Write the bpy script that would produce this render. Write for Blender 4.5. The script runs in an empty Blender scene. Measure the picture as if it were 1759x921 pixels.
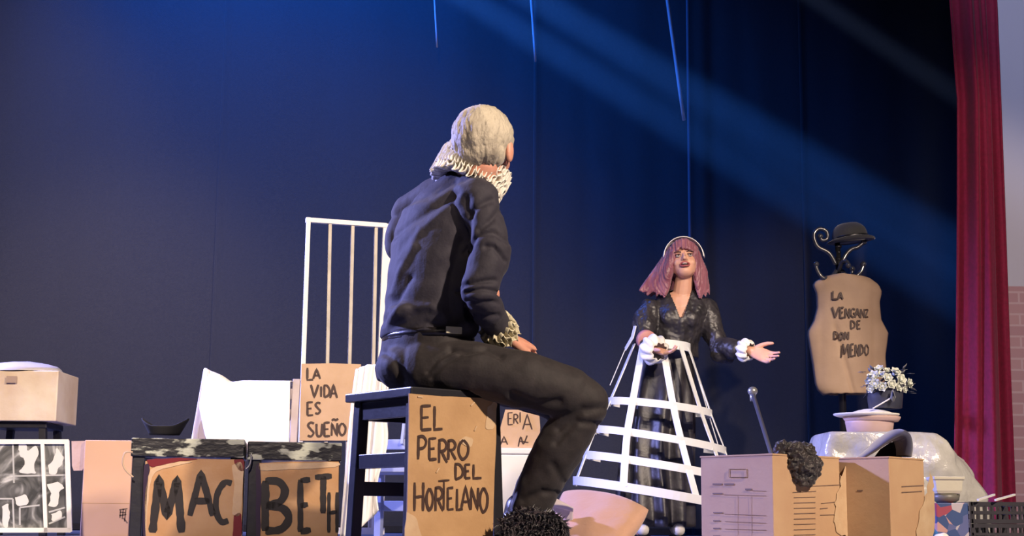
import bpy, bmesh, math, random
from math import sin, cos, pi, radians, sqrt
from mathutils import Vector, Matrix, Quaternion, noise
random.seed(7)
SC = bpy.context.scene
COL = SC.collection

# ------------------------------------------------------------------ camera
F = 2600.0; PITCH = math.atan(442.5/F); ROLL = radians(0.5)
CAM = Vector((0, 0, 0.06))
cf = Vector((0, cos(PITCH), sin(PITCH)))
cr0 = Vector((1, 0, 0)); cu0 = Vector((0, -sin(PITCH), cos(PITCH)))
cr = cr0*cos(ROLL) + cu0*sin(ROLL); cu = cu0*cos(ROLL) - cr0*sin(ROLL)
cd = bpy.data.cameras.new('camera'); cam = bpy.data.objects.new('camera', cd); COL.objects.link(cam)
cd.sensor_width = 36; cd.lens = F/1759*36; cd.clip_start = .05; cd.clip_end = 100
m = Matrix((cr, cu, -cf)).transposed().to_4x4(); m.translation = CAM
cam.matrix_world = m
SC.camera = cam

# ------------------------------------------------------------------ colour management, world
vs = SC.view_settings
vs.view_transform = 'Standard'; vs.look = 'None'; vs.gamma = 1; vs.use_curve_mapping = False
vs.exposure = 0.0
w = bpy.data.worlds.new('world'); SC.world = w; w.use_nodes = True
w.node_tree.nodes['Background'].inputs[0].default_value = (.25, .33, .9, 1)
w.node_tree.nodes['Background'].inputs[1].default_value = .012

# ------------------------------------------------------------------ stage lamps and added fills
def aim(o, tgt):
    o.rotation_euler = (Vector(tgt)-o.location).to_track_quat('-Z', 'Y').to_euler()
def spot(name, loc, tgt, col, power, ang, blend=.5, rad=.1, vol=1.0):
    d = bpy.data.lights.new(name, 'SPOT'); d.color = col; d.energy = power
    d.spot_size = radians(ang); d.spot_blend = blend; d.shadow_soft_size = rad; d.volume_factor = vol
    o = bpy.data.objects.new(name, d); COL.objects.link(o); o.location = loc; aim(o, tgt)
    return o
# warm front wash from the stalls side, high right
spot('front_spot', (4.3, -.6, 4.4), (-.05, 6.2, .6), (1.0, .80, .62), 3300, 40, .6, .12)
spot('front_spot', (-.6, -2.2, 4.2), (-2.4, 9.4, .7), (1.0, .80, .66), 2900, 35, .6, .12)
spot('front_spot', (3.4, -1.0, 3.8), (2.35, 8.2, 1.15), (1.0, .80, .70), 1700, 19, .6, .1)  # added lamp to brighten the red curtain and the vest
spot('curtain_fill', (-3.3, 7.9, 4.4), (-2.7, 10.8, .5), (1.0, .76, .62), 560, 52, 1.0, .2)  # added fill to lift the lower left of the back curtain
spot('wall_fill', (1.2, 3.0, 5.6), (3.3, 8.4, 3.0), (.70, .72, 1.0), 700, 20, .8, .2)  # added cool fill for the right wall, no real house lamp
spot('front_spot', (.4, -1.5, 4.6), (1.0, 7.9, .95), (1.0, .86, .76), 1300, 11, .5, .08)  # extra narrow lamp put in to brighten the standing person
# cool side wash from the left wing
spot('side_spot', (-4.6, 6.3, 2.6), (.8, 5.4, .4), (.36, .38, 1.0), 3000, 56, .5, .15)
# blue wash on the back curtain from the upper left
spot('blue_wash', (-2.2, 8.9, 6.6), (-1.5, 10.6, 3.2), (.01, .16, 1.0), 2700, 95, 1.0, .3)
# profile spots whose beams show in the haze
def P(px, py, Y):
    d = cf + cr*((px-879.5)/F) + cu*((460.5-py)/F)
    return CAM + d*((Y-CAM.y)/d.y)
BEAM = (.04, .22, 1.0)
spot('beam_spot', P(60, -520, 9.9), P(1280, 215, 10.0), BEAM, 62000, 3.6, .9, .03, 1)
spot('beam_spot', P(60, -450, 9.4), P(1150, 208, 9.6), BEAM, 46000, 3.6, .9, .03, 1)
spot('beam_spot', P(600, -536, 9.6), P(1640, 160, 9.8), (.35, .5, 1.0), 12000, 2.4, .9, .03, 1)

# ------------------------------------------------------------------ helpers
def lin(c):
    return tuple(((x/255)/12.92 if x/255 <= .04045 else ((x/255+.055)/1.055)**2.4) for x in c)
MATS = {}
def mat(name, col, rough=.6, metal=0, col2=None, scale=20, detail=4, bump=0, bscale=None, spec=.5, sheen=0,
        mapping=None, contrast=(.35, .65), coat=0, sss=0, alpha=1, trans=0):
    if name in MATS: return MATS[name]
    m = bpy.data.materials.new(name); m.use_nodes = True
    nt = m.node_tree; b = nt.nodes['Principled BSDF']
    b.inputs['Base Color'].default_value = (*col, 1)
    b.inputs['Roughness'].default_value = rough; b.inputs['Metallic'].default_value = metal
    b.inputs['Specular IOR Level'].default_value = spec
    if sheen: b.inputs['Sheen Weight'].default_value = sheen
    if coat: b.inputs['Coat Weight'].default_value = coat
    if alpha < 1: b.inputs['Alpha'].default_value = alpha
    if trans: b.inputs['Transmission Weight'].default_value = trans
    if sss:
        b.inputs['Subsurface Weight'].default_value = sss; b.inputs['Subsurface Radius'].default_value = (.02, .008, .004)
    tc = nt.nodes.new('ShaderNodeTexCoord'); mp = nt.nodes.new('ShaderNodeMapping')
    nt.links.new(tc.outputs['Object'], mp.inputs[0])
    if mapping: mp.inputs['Scale'].default_value = mapping
    n = nt.nodes.new('ShaderNodeTexNoise'); n.inputs['Scale'].default_value = scale; n.inputs['Detail'].default_value = detail
    nt.links.new(mp.outputs[0], n.inputs[0])
    if col2:
        r = nt.nodes.new('ShaderNodeValToRGB')
        r.color_ramp.elements[0].position = contrast[0]; r.color_ramp.elements[1].position = contrast[1]
        r.color_ramp.elements[0].color = (*col, 1); r.color_ramp.elements[1].color = (*col2, 1)
        nt.links.new(n.outputs[0], r.inputs[0]); nt.links.new(r.outputs[0], b.inputs['Base Color'])
    if bump:
        n2 = nt.nodes.new('ShaderNodeTexNoise'); n2.inputs['Scale'].default_value = bscale or scale*2
        n2.inputs['Detail'].default_value = 5; nt.links.new(mp.outputs[0], n2.inputs[0])
        bp = nt.nodes.new('ShaderNodeBump'); bp.inputs['Strength'].default_value = bump; bp.inputs['Distance'].default_value = .01
        nt.links.new(n2.outputs[0], bp.inputs['Height']); nt.links.new(bp.outputs[0], b.inputs['Normal'])
    MATS[name] = m
    return m

def tag(o, label=None, cat=None, group=None, kind=None):
    if label: o['label'] = label
    if cat: o['category'] = cat
    if group: o['group'] = group
    if kind: o['kind'] = kind
    return o
def thing(name, loc, label, cat, group=None):
    o = bpy.data.objects.new(name, None); COL.objects.link(o); o.location = loc; o.empty_display_size = .1
    return tag(o, label, cat, group)
def root_loc(o):
    v = Vector((0, 0, 0))
    while o: v += o.location; o = o.parent
    return v
def mk(name, bm, mt, parent=None, smooth=True, loc=None, recalc=True):
    """link a bmesh given in world coordinates as one mesh object"""
    if recalc: bmesh.ops.recalc_face_normals(bm, faces=bm.faces)
    me = bpy.data.meshes.new(name)
    if parent is None and loc is None:
        vsx = [v.co for v in bm.verts]
        mn = [min(c[i] for c in vsx) for i in range(3)]; mx = [max(c[i] for c in vsx) for i in range(3)]
        loc = Vector(((mn[0]+mx[0])/2, (mn[1]+mx[1])/2, mn[2]))
    off = root_loc(parent) if parent else Vector(loc)
    for v in bm.verts: v.co -= off
    bm.to_mesh(me); bm.free()
    for p in me.polygons: p.use_smooth = smooth
    me.materials.append(mt)
    o = bpy.data.objects.new(name, me); COL.objects.link(o)
    if parent: o.parent = parent
    else: o.location = off
    return o
def fin(o, sub=0, bevel=0, solid=0, offset=0):
    if solid:
        d = o.modifiers.new('s', 'SOLIDIFY'); d.thickness = solid; d.offset = offset
    if bevel:
        d = o.modifiers.new('b', 'BEVEL'); d.width = bevel; d.segments = 2; d.limit_method = 'ANGLE'
    if sub:
        d = o.modifiers.new('u', 'SUBSURF'); d.levels = sub; d.render_levels = sub
    return o
def add_box(bm, c, ux, uy, uz, hx, hy, hz):
    ux, uy, uz = (Vector(a).normalized() for a in (ux, uy, uz)); c = Vector(c)
    vv = [bm.verts.new(c + ux*hx*i + uy*hy*j + uz*hz*k) for i in (-1, 1) for j in (-1, 1) for k in (-1, 1)]
    for f in ((0, 1, 3, 2), (4, 6, 7, 5), (0, 4, 5, 1), (2, 3, 7, 6), (0, 2, 6, 4), (1, 5, 7, 3)):
        bm.faces.new([vv[i] for i in f])
def add_bar(bm, a, b, w_, d_, up=(0, 0, 1)):
    a = Vector(a); b = Vector(b); t = (b-a).normalized(); up = Vector(up)
    if abs(t.dot(up)) > .95: up = Vector((0, 1, 0))
    s = t.cross(up).normalized(); u = s.cross(t)
    add_box(bm, (a+b)/2, t, s, u, (b-a).length/2, w_/2, d_/2)
def loft(bm, rings, n=24, cap=True):
    """rings: (centre, u, v) ellipses"""
    rows = []
    for c, u, v in rings:
        c = Vector(c); u = Vector(u); v = Vector(v)
        rows.append([bm.verts.new(c + u*cos(2*pi*i/n) + v*sin(2*pi*i/n)) for i in range(n)])
    for a, b in zip(rows, rows[1:]):
        for i in range(n): bm.faces.new((a[i], a[(i+1) % n], b[(i+1) % n], b[i]))
    if cap:
        bm.faces.new(rows[0][::-1]); bm.faces.new(rows[-1])
    return rows
def frame_of(t):
    t = Vector(t).normalized(); a = Vector((0, 0, 1)) if abs(t.z) < .9 else Vector((1, 0, 0))
    s = t.cross(a).normalized(); return s, s.cross(t)
def add_caps(bm, p0, r0, p1, r1, n=14):
    p0 = Vector(p0); p1 = Vector(p1); t = (p1-p0)
    L = t.length
    t = t.normalized() if L > 1e-6 else Vector((0, 0, 1)); s, u = frame_of(t); k = 5
    rg = []
    for i in range(k): a = -pi/2 + pi/2*(i+.35)/k; rg.append((p0 + t*r0*sin(a), s*r0*cos(a), u*r0*cos(a)))
    for i in range(k+1): a = pi/2*i/(k+.4); rg.append((p1 + t*r1*sin(a), s*r1*cos(a), u*r1*cos(a)))
    loft(bm, rg, n)
def add_chain(bm, pts, rads, n=14):
    for i in range(len(pts)-1): add_caps(bm, pts[i], rads[i], pts[i+1], rads[i+1], n)
def add_ell(bm, c, ax, ay, az, n=20, k=12):
    """closed ellipsoid with axis vectors"""
    c = Vector(c); ax = Vector(ax); ay = Vector(ay); az = Vector(az); rg = []
    for i in range(k):
        a = -pi/2 + pi*(i+.5)/k; rg.append((c + az*sin(a), ax*cos(a), ay*cos(a)))
    loft(bm, rg, n)
def add_tube(bm, pts, r, n=8, cap=True):
    pts = [Vector(p) for p in pts]; rs = r if isinstance(r, (list, tuple)) else [r]*len(pts)
    s0 = None; rg = []
    for i, p in enumerate(pts):
        t = (pts[min(i+1, len(pts)-1)] - pts[max(i-1, 0)]).normalized()
        if s0 is None: s0, _ = frame_of(t)
        s0 = (s0 - t*s0.dot(t)).normalized(); u = t.cross(s0)
        rg.append((p, s0*rs[i], u*rs[i]))
    loft(bm, rg, n, cap)
def spline(pts, k=6):
    pts = [Vector(p) for p in pts]; out = []
    for i in range(len(pts)-1):
        p0 = pts[max(i-1, 0)]; p1 = pts[i]; p2 = pts[i+1]; p3 = pts[min(i+2, len(pts)-1)]
        for j in range(k):
            t = j/k
            out.append(.5*((2*p1) + (p2-p0)*t + (2*p0-5*p1+4*p2-p3)*t*t + (3*p1-p0-3*p2+p3)*t**3))
    out.append(pts[-1]); return out
def add_grid(bm, nu, nv, fn, closed=False):
    g = [[bm.verts.new(fn(i/(nu if closed else nu-1), j/(nv-1))) for j in range(nv)] for i in range(nu)]
    for i in range(nu if closed else nu-1):
        for j in range(nv-1):
            a = g[i]; b = g[(i+1) % nu]
            bm.faces.new((a[j], b[j], b[j+1], a[j+1]))
    return g
def remeshed(bm, voxel, smooth=4, factor=.5):
    """one continuous surface out of overlapping closed shapes"""
    bmesh.ops.recalc_face_normals(bm, faces=bm.faces)
    me = bpy.data.meshes.new('tmp'); bm.to_mesh(me); bm.free()
    o = bpy.data.objects.new('tmp', me); COL.objects.link(o)
    r = o.modifiers.new('r', 'REMESH'); r.mode = 'VOXEL'; r.voxel_size = voxel; r.adaptivity = 0
    s = o.modifiers.new('s', 'SMOOTH'); s.factor = factor; s.iterations = smooth
    dg = bpy.context.evaluated_depsgraph_get(); dg.update()
    ev = o.evaluated_get(dg); me2 = bpy.data.meshes.new_from_object(ev)
    out = bmesh.new(); out.from_mesh(me2)
    bpy.data.objects.remove(o); bpy.data.meshes.remove(me); bpy.data.meshes.remove(me2)
    return out
def displace(bm, fn):
    bm.normal_update()
    dd = [(v, v.normal*fn(v.co, v.normal)) for v in bm.verts]
    for v, d in dd: v.co += d
def seg_dist(p, a, b):
    ab = b-a; t = max(0, min(1, (p-a).dot(ab)/max(ab.length_squared, 1e-9))); return (p-(a+ab*t)).length, t
def creases(lst):
    """lst of (points, depth, width); depth > 0 digs a groove, < 0 raises a fold"""
    L = []
    for pts, d, w_ in lst:
        for a, b in zip(pts, pts[1:]): L.append((Vector(a), Vector(b), d, w_))
    def f(p):
        best = {}
        s = 0
        for a, b, d, w_ in L:
            if abs(p.x-a.x) > .35: continue
            ds, t = seg_dist(p, a, b)
            if ds < 3*w_:
                k = (round(d, 4), w_); e = math.exp(-(ds/w_)**2)
                best[k] = max(best.get(k, 0), e)
        for (d, w_), e in best.items(): s -= d*e
        return s
    return f

# ---- planes seen in the photo: pixel -> point on the plane
def onplane(px, py, p0, n):
    d = cf + cr*((px-879.5)/F) + cu*((460.5-py)/F)
    t = (Vector(p0)-CAM).dot(n)/d.dot(n); return CAM + d*t
def panel(name, poly, p0, n, th, mt, parent=None, jag=0.0, bevel=0, loc=None):
    """board cut to an outline on the plane (p0, n); n points to the viewer"""
    n = Vector(n).normalized(); pts = []
    k = len(poly)
    for i in range(k):
        a = onplane(*poly[i], p0, n); b = onplane(*poly[(i+1) % k], p0, n)
        q = max(1, int((b-a).length/.03)) if jag else 1
        for j in range(q):
            p = a.lerp(b, j/q)
            if jag: p += noise.noise_vector(p*30)*jag - n*((noise.noise_vector(p*30)*jag).dot(n))
            pts.append(p)
    bm = bmesh.new()
    fr = [bm.verts.new(p) for p in pts]; bk = [bm.verts.new(p - n*th) for p in pts]
    bm.faces.new(fr); bm.faces.new(bk[::-1])
    for i in range(len(pts)): bm.faces.new((fr[i], bk[i], bk[(i+1) % len(pts)], fr[(i+1) % len(pts)]))
    o = mk(name, bm, mt, parent, smooth=False, loc=loc)
    if bevel: fin(o, bevel=bevel)
    return o
GLY = {
 'A': [[(0,1),(.48,0),(1,1)],[(.2,.66),(.85,.66)]],
 'B': [[(.08,0),(.08,1)],[(.08,0),(.6,.02),(.85,.2),(.65,.42),(.12,.5)],[(.12,.5),(.75,.55),(1,.75),(.7,.97),(.08,1)]],
 'C': [[(1,.06),(.55,.05),(.12,.35),(.1,.75),(.4,.98),(.8,.95)]],
 'D': [[(.1,0),(.1,1)],[(.0,.02),(.6,.05),(1,.4),(.85,.8),(.1,1)]],
 'E': [[(.1,0),(.1,1)],[(.1,.02),(.95,0)],[(.1,.5),(.75,.47)],[(.1,1),(1,.96)]],
 'G': [[(1,.12),(.5,0),(.1,.3),(.1,.75),(.5,1),(.95,.85),(.95,.55),(.6,.55)]],
 'H': [[(.08,0),(.05,1)],[(.95,0),(.92,1)],[(.06,.52),(.94,.48)]],
 'I': [[(.5,0),(.5,1)]],
 'L': [[(.1,0),(.08,1),(1,.97)]],
 'M': [[(.0,1),(.22,0),(.5,.7),(.85,0),(1,1)]],
 'N': [[(.05,1),(.1,0),(.9,1),(.95,0)]],
 'O': [[(.5,0),(.12,.25),(.05,.65),(.4,1),(.85,.8),(.95,.35),(.5,0)]],
 'P': [[(.12,0),(.08,1)],[(.0,.03),(.6,0),(.95,.22),(.7,.48),(.1,.55)]],
 'R': [[(.12,0),(.08,1)],[(.0,.03),(.6,0),(.95,.22),(.7,.46),(.12,.5)],[(.35,.5),(1,1)]],
 'S': [[(.95,.08),(.5,0),(.1,.2),(.5,.5),(.9,.75),(.5,1),(.05,.92)]],
 'T': [[(0,.03),(1,0)],[(.5,0),(.48,1)]],
 'U': [[(.05,0),(.1,.8),(.45,1),(.85,.8),(.95,0)]],
 'V': [[(0,0),(.45,1),(1,0)]],
 'Z': [[(0,.03),(.95,0),(.05,1),(1,.97)]],
 '-': [[(0,.5),(1,.4)]],
 '~': [[(0,.8),(.3,.3),(.6,.6),(1,.1)]],
 '?': [[(.1,.9),(.3,.2),(.5,.7),(.8,.1)],[(.2,.5),(.9,.6)]],
}
def lettering(name, parent, items, p0, n, width, mt, lift=.001, label=None, rough_=.12):
    """hand painted brush strokes; items: (glyph, x0, y0, x1, y1) in photo pixels on the plane"""
    n = Vector(n).normalized(); bm = bmesh.new(); P0 = Vector(p0)+n*lift
    for it in items:
        ch, x0, y0, x1, y1 = it[:5]; wd = it[5] if len(it) > 5 else width
        for st in GLY[ch]:
            pts = [Vector((x0+(x1-x0)*a, y0+(y1-y0)*b, 0)) for a, b in st]
            if len(pts) > 3 and ch not in 'MNEHZ': pts = spline(pts, 5)
            w3 = [onplane(p.x, p.y, P0, n) for p in pts]
            fine = []
            for a, b in zip(w3, w3[1:]):
                q = max(1, int((b-a).length/.01))
                fine += [a.lerp(b, j/q) for j in range(q)]
            fine.append(w3[-1]); L = []; R = []
            for i, p in enumerate(fine):
                t = (fine[min(i+1, len(fine)-1)]-fine[max(i-1, 0)]).normalized(); s = t.cross(n).normalized()
                hw = wd/2*(1+rough_*2*noise.noise(p*45)) 
                if i in (0, len(fine)-1): hw *= .75
                L.append(bm.verts.new(p+s*hw)); R.append(bm.verts.new(p-s*hw*(1+rough_*noise.noise(p*60))))
            for i in range(len(fine)-1): bm.faces.new((L[i], L[i+1], R[i+1], R[i]))
            for f in bm.faces:
                f.normal_update()
                if f.normal.dot(n) < 0: f.normal_flip()
    o = mk(name, bm, mt, parent, smooth=False, recalc=False)
    fin(o, solid=.0006, offset=1)
    if label: o['label'] = label
    return o

# ------------------------------------------------------------------ materials
CARD = mat('cardboard', (.52, .32, .16), .75, col2=(.44, .26, .125), scale=9, bump=.15, bscale=60, spec=.3)
CARDL = mat('light_cardboard', (.62, .43, .28), .75, col2=(.54, .36, .22), scale=7, bump=.12, bscale=50, spec=.3)
CARDB = mat('plain_cardboard', (.55, .36, .21), .7, col2=(.50, .31, .18), scale=6, bump=.1, bscale=50, spec=.3)
TAPE = mat('packing_tape', (.64, .47, .30), .22, col2=(.56, .38, .23), scale=14, contrast=(.3,.7), bump=.4, bscale=18, spec=.7)
INK = mat('brown_brush_paint', (.045, .018, .012), .6)
INKD = mat('dark_brush_paint', (.012, .008, .008), .45)
INKP = mat('printed_ink', (.20, .13, .10), .8)
BLACKW = mat('black_painted_wood', (.012, .012, .018), .38, bump=.1, bscale=30)
WHITEP = mat('white_paint', (.82, .80, .76), .5, bump=.05, bscale=20)
BARP = mat('cream_painted_bar', (.55, .50, .42), .5, col2=(.42, .38, .32), scale=12)
WHITEC = mat('white_cotton', (.86, .84, .82), .85, bump=.15, bscale=40)
SHIRT = mat('dark_cotton_shirt', (.030, .026, .040), .78, col2=(.022, .019, .032), scale=40, sheen=.06, bump=.12, bscale=120)
TROUS = mat('dark_trouser_cloth', (.024, .018, .020), .75, col2=(.017, .013, .015), scale=60, sheen=.08, bump=.1, bscale=150)
SKIN = mat('skin', (.72, .36, .26), .5, col2=(.66, .30, .21), scale=25, sss=.15)
SKINW = mat('skin_of_the_actress', (.72, .40, .28), .48, col2=(.68, .36, .25), scale=25, sss=.15)
LACE = mat('cream_ruffle_cloth', (.80, .76, .68), .8, bump=.3, bscale=90)
SATIN = mat('black_satin', (.045, .040, .046), .42, col2=(.022, .020, .024), scale=14, bump=.3, bscale=24)
LEATHER = mat('black_leather', (.012, .010, .011), .35, bump=.1, bscale=80)
IRON = mat('black_metal', (.03, .03, .035), .3, metal=.6)
FELT = mat('dark_felt', (.045, .045, .046), .9, sheen=.3, bump=.1, bscale=150)
WOODB = mat('dark_stage_floor', (.22, .23, .30), .35, col2=(.16, .17, .24), scale=4, mapping=(1, 8, 1))

# ------------------------------------------------------------------ the stage
bm = bmesh.new(); add_box(bm, (-.5, 7.6, -.05), (1,0,0), (0,1,0), (0,0,1), 5.5, 4.4, .05)
tag(mk('floor', bm, WOODB, smooth=False), kind='structure')
# black back curtain in overlapping widths
VELV = mat('black_stage_velvet', (.020, .020, .024), .9, col2=(.014, .014, .018), scale=60, sheen=.15, bump=.25, bscale=220)
def drape(x0, x1, Y, z1, amp, k, ph, name, z0=.005, mt=VELV, parent=None, lean=0, edge=None):
    bm = bmesh.new(); nx = int((x1-x0)*40)+8
    def fn(u, v):
        x = x0+(x1-x0)*u; z = z0 + (z1-z0)*v
        a = amp*(.6+.4*noise.noise(Vector((x*1.3, ph, 0))))
        y = Y + a*sin(k*x+ph+.35*noise.noise(Vector((x*2, z*.5, ph)))) + .3*a*sin(2.7*k*x+ph*2)
        y -= .022*math.exp(-((u*(x1-x0))/.03)**2)
        return Vector((x+lean*(z1-z), y, z))
    add_grid(bm, nx, 30, fn)
    o = mk(name, bm, mt, parent, recalc=False); fin(o, solid=.006); return o
xs = [P(-90, 460, 10.9).x, P(372, 460, 10.9).x, P(915, 460, 10.9).x, P(1180, 460, 10.9).x, P(1375, 460, 10.9).x, 3.9]
for i in range(5):
    o = drape(xs[i], xs[i+1]+.05, 10.85-.02*i, 5.6, .012+.006*(i > 1), 9, i*1.7, 'back_curtain')
    tag(o, ['black back curtain width at the far left behind the stacked boxes',
            'black back curtain width behind the barred frame and seated person',
            'black back curtain width between the seated person and the standing person',
            'black back curtain width behind the standing person with crinoline',
            'black back curtain width behind the coat rack, beside the red curtain'][i], 'curtain', 'widths of the black back curtain')
ROPE = mat('grey_cord', (.62, .62, .66), .6)
for (a, b, Y, r, lb) in (((1138,-60),(1175,207),10.4,.013,'longest pale cord hanging slanted above the standing person'),
                         ((908,-60),(920,106),10.45,.009,'thin pale cord hanging above and right of the seated person'),
                         ((743,-60),(751,82),10.5,.007,'faintest thin cord hanging above left of the seated person')):
    bm = bmesh.new(); p, q = P(*a, Y), P(*b, Y)
    p = p + (p-q)*.6
    add_tube(bm, [p.lerp(q, t/8)+Vector((0, .004*sin(t*3), 0)) for t in range(9)], r, 8)
    tag(mk('hanging_cord', bm, ROPE), lb, 'cord', 'cords hanging over the stage')
bm = bmesh.new(); p = P(1181, 200, 10.78)  # tube stands in for a curtain fold catching light, no real pole
add_tube(bm, [Vector((p.x, 10.70, z/10)) for z in range(12, 58)], .013, 10)
tag(mk('lit_fold_tube', bm, mat('lit_fold_blue', (.11, .11, .15), .6)), 'upright dull grey tube standing in for a lit curtain fold behind the standing person', 'pole')

# red house curtain and the proscenium wall beyond it
RED = mat('red_velvet', (.30, .004, .050), .8, col2=(.23, .003, .038), scale=50, sheen=.12, bump=.2, bscale=200)
bm = bmesh.new(); YR = 8.0
def fn(u, v):
    v2 = 1-v   # v2 = 1 at top
    py = 905-v2*1250
    xl = 1640 + 8*sin(v2*3) if py > 150 else 1646-(150-py)*.075
    xr = 1757 - (905-py)*.042
    px = xl + (xr-xl)*u
    p = P(px, py, YR)
    k = (.9-.25*v2)
    p.y += .05*k*sin(u*9+v2*1.2) + .022*sin(u*17-v2*2+1)+ .012*sin(u*33+v2) + .22*max(0,u-.6)
    p.z = max(p.z, .02)
    return p
add_grid(bm, 90, 50, fn); o = mk('red_curtain', bm, RED, recalc=False); fin(o, solid=.01)
tag(o, 'crimson velvet side curtain hanging at the right edge of the stage', 'curtain')
# wall: lilac plaster over brick
m = bpy.data.materials.new('plaster_over_brick'); m.use_nodes = True; nt = m.node_tree; b = nt.nodes['Principled BSDF']
tc = nt.nodes.new('ShaderNodeTexCoord'); mp = nt.nodes.new('ShaderNodeMapping'); mp.inputs['Rotation'].default_value = (pi/2, 0, 0)
nt.links.new(tc.outputs['Object'], mp.inputs[0])
bk = nt.nodes.new('ShaderNodeTexBrick'); bk.inputs['Scale'].default_value = 1; bk.inputs['Brick Width'].default_value = .24; bk.inputs['Row Height'].default_value = .064
bk.inputs['Mortar Size'].default_value = .006; bk.inputs['Color1'].default_value = (.55, .33, .36, 1); bk.inputs['Color2'].default_value = (.50, .29, .33, 1); bk.inputs['Mortar'].default_value = (.62, .44, .48, 1)
nt.links.new(mp.outputs[0], bk.inputs[0]); nt.links.new(bk.outputs[0], b.inputs['Base Color']); b.inputs['Roughness'].default_value = .7
BRICK = m
PLAST = mat('lilac_plaster', (.62, .62, .74), .8, bump=.05)
p = P(1700, 460, 8.6); zb = P(1745, 492, 8.6).z
bm = bmesh.new(); add_box(bm, (p.x+1, 8.7, zb/2), (1,0,0), (0,1,0), (0,0,1), 1.05, .1, zb/2)
tag(mk('wall_right', bm, BRICK, smooth=False), kind='structure')
bm = bmesh.new(); add_box(bm, (p.x+1, 8.7, (zb+5)/2+.001), (1,0,0), (0,1,0), (0,0,1), 1.05, .095, (5-zb)/2)
tag(mk('wall_right_upper', bm, PLAST, smooth=False), kind='structure')
# ------------------------------------------------------------------ stool the man sits on, with its cardboard sign
def ground(p): return Vector((p.x, p.y, 0))
UZ = Vector((0, 0, 1))
al = radians(38)
e1 = Vector((cos(al), sin(al), 0)); e2 = Vector((-sin(al), cos(al), 0))
N0 = P(707, 664, 4.1); SH = N0.z; SS = .33
sc_ = N0 + e1*SS/2 + e2*SS/2
st = thing('wooden_stool', ground(sc_), 'tall black wooden stool with a cardboard sign, carrying the seated person', 'stool')
bm = bmesh.new(); add_box(bm, sc_-UZ*.0125, e1, e2, UZ, SS/2+.004, SS/2+.004, .0125)
fin(mk('seat', bm, BLACKW, st, False), bevel=.004)
LG = []
for i, j in ((-1,-1), (1,-1), (-1,1), (1,1)):
    t = sc_ + e1*i*(SS/2-.032) + e2*j*(SS/2-.032) - UZ*.025
    f = Vector((t.x, t.y, 0)) + (e1*i+e2*j)*.012
    LG.append((t, f)); bm = bmesh.new(); add_bar(bm, t, f, .034, .034, e1)
    fin(mk('leg', bm, BLACKW, st, False), bevel=.003)
def at_leg(k, h): t, f = LG[k]; return f.lerp(t, h/t.z)
for a, b in ((0,1), (2,3), (0,2), (1,3)):
    bm = bmesh.new(); add_bar(bm, at_leg(a, SH-.052), at_leg(b, SH-.052), .022, .05)
    fin(mk('apron', bm, BLACKW, st, False), bevel=.002)
for a, b, h in ((0,2,.235), (1,3,.235), (2,3,.16)):
    bm = bmesh.new(); add_bar(bm, at_leg(a, h), at_leg(b, h), .024, .04)
    fin(mk('stretcher', bm, BLACKW, st, False), bevel=.002)
pn = -e2
pp = N0 + pn*.008 - UZ*.02
sg = panel('cardboard_sign', [(703,676),(760,681),(853,685),(852,760),(848,860),(846,960),(697,960),(700,850),(702,760)], pp, pn, .004, CARD, st, jag=.0012)
sg['label'] = 'tan cardboard sign lettered EL PERRO DEL HORTELANO'
let = []
for w_ in (('EL', [720,742], 697, 738, 19), ('PERRO', [717,734,753,769,785], 752, 790, 16)): pass
let += [('E',722,697,741,739),('L',745,698,760,738)]
let += [('P',717,750,733,789),('E',736,753,750,790),('R',753,756,768,795),('R',769,757,783,790),('O',787,756,805,789)]
let += [('D',781,797,795,824),('E',798,798,808,822),('L',812,798,827,822)]
let += [('H',711,829,728,878),('O',732,839,744,876),('R',747,838,761,878),('T',753,825,772,876,.006),('E',768,838,779,876),('L',784,840,795,876),('A',792,835,808,876),('N',808,838,822,876),('O',824,838,838,880)]
lettering('lettering', sg, let, pp, pn, .0085, INK)
for (x, y, a) in ((812,694,40),(817,736,60),(752,808,55),(722,682,0)):
    bm = bmesh.new(); c = onplane(x, y, pp+pn*.002, pn); r = Vector((e1.x, e1.y, 0))*cos(radians(a))+UZ*sin(radians(a))
    add_box(bm, c, r, r.cross(pn), pn, .008, .0018, .0006)
    mk('tape_scrap', bm, TAPE, sg, False)
bm = bmesh.new()
def blob_poly(bm, pts, p0, n, th=.001, k=5, jit=.003):
    w3 = [onplane(*q, p0, n) for q in pts]; w3 = spline(w3+[w3[0]], k)[:-1]
    w3 = [p + noise.noise_vector(p*60)*jit for p in w3]; w3 = [p - n*((p-Vector(p0)).dot(n)) for p in w3]
    a = [bm.verts.new(p+n*th) for p in w3]; b = [bm.verts.new(p) for p in w3]
    bm.faces.new(a)
    for i in range(len(a)): bm.faces.new((a[i], b[i], b[(i+1) % len(a)], a[(i+1) % len(a)]))
bm.free(); q = pp+pn*.0005
for ply in ([(698,880),(714,890),(722,915),(735,955),(697,955)], [(788,757),(800,750),(812,756),(808,768),(797,764)], [(838,700),(852,690),(850,730),(842,738),(834,734)]):
    bm = bmesh.new(); blob_poly(bm, ply, q, pn); mk('packing_tape', bm, TAPE, sg, False)

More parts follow.
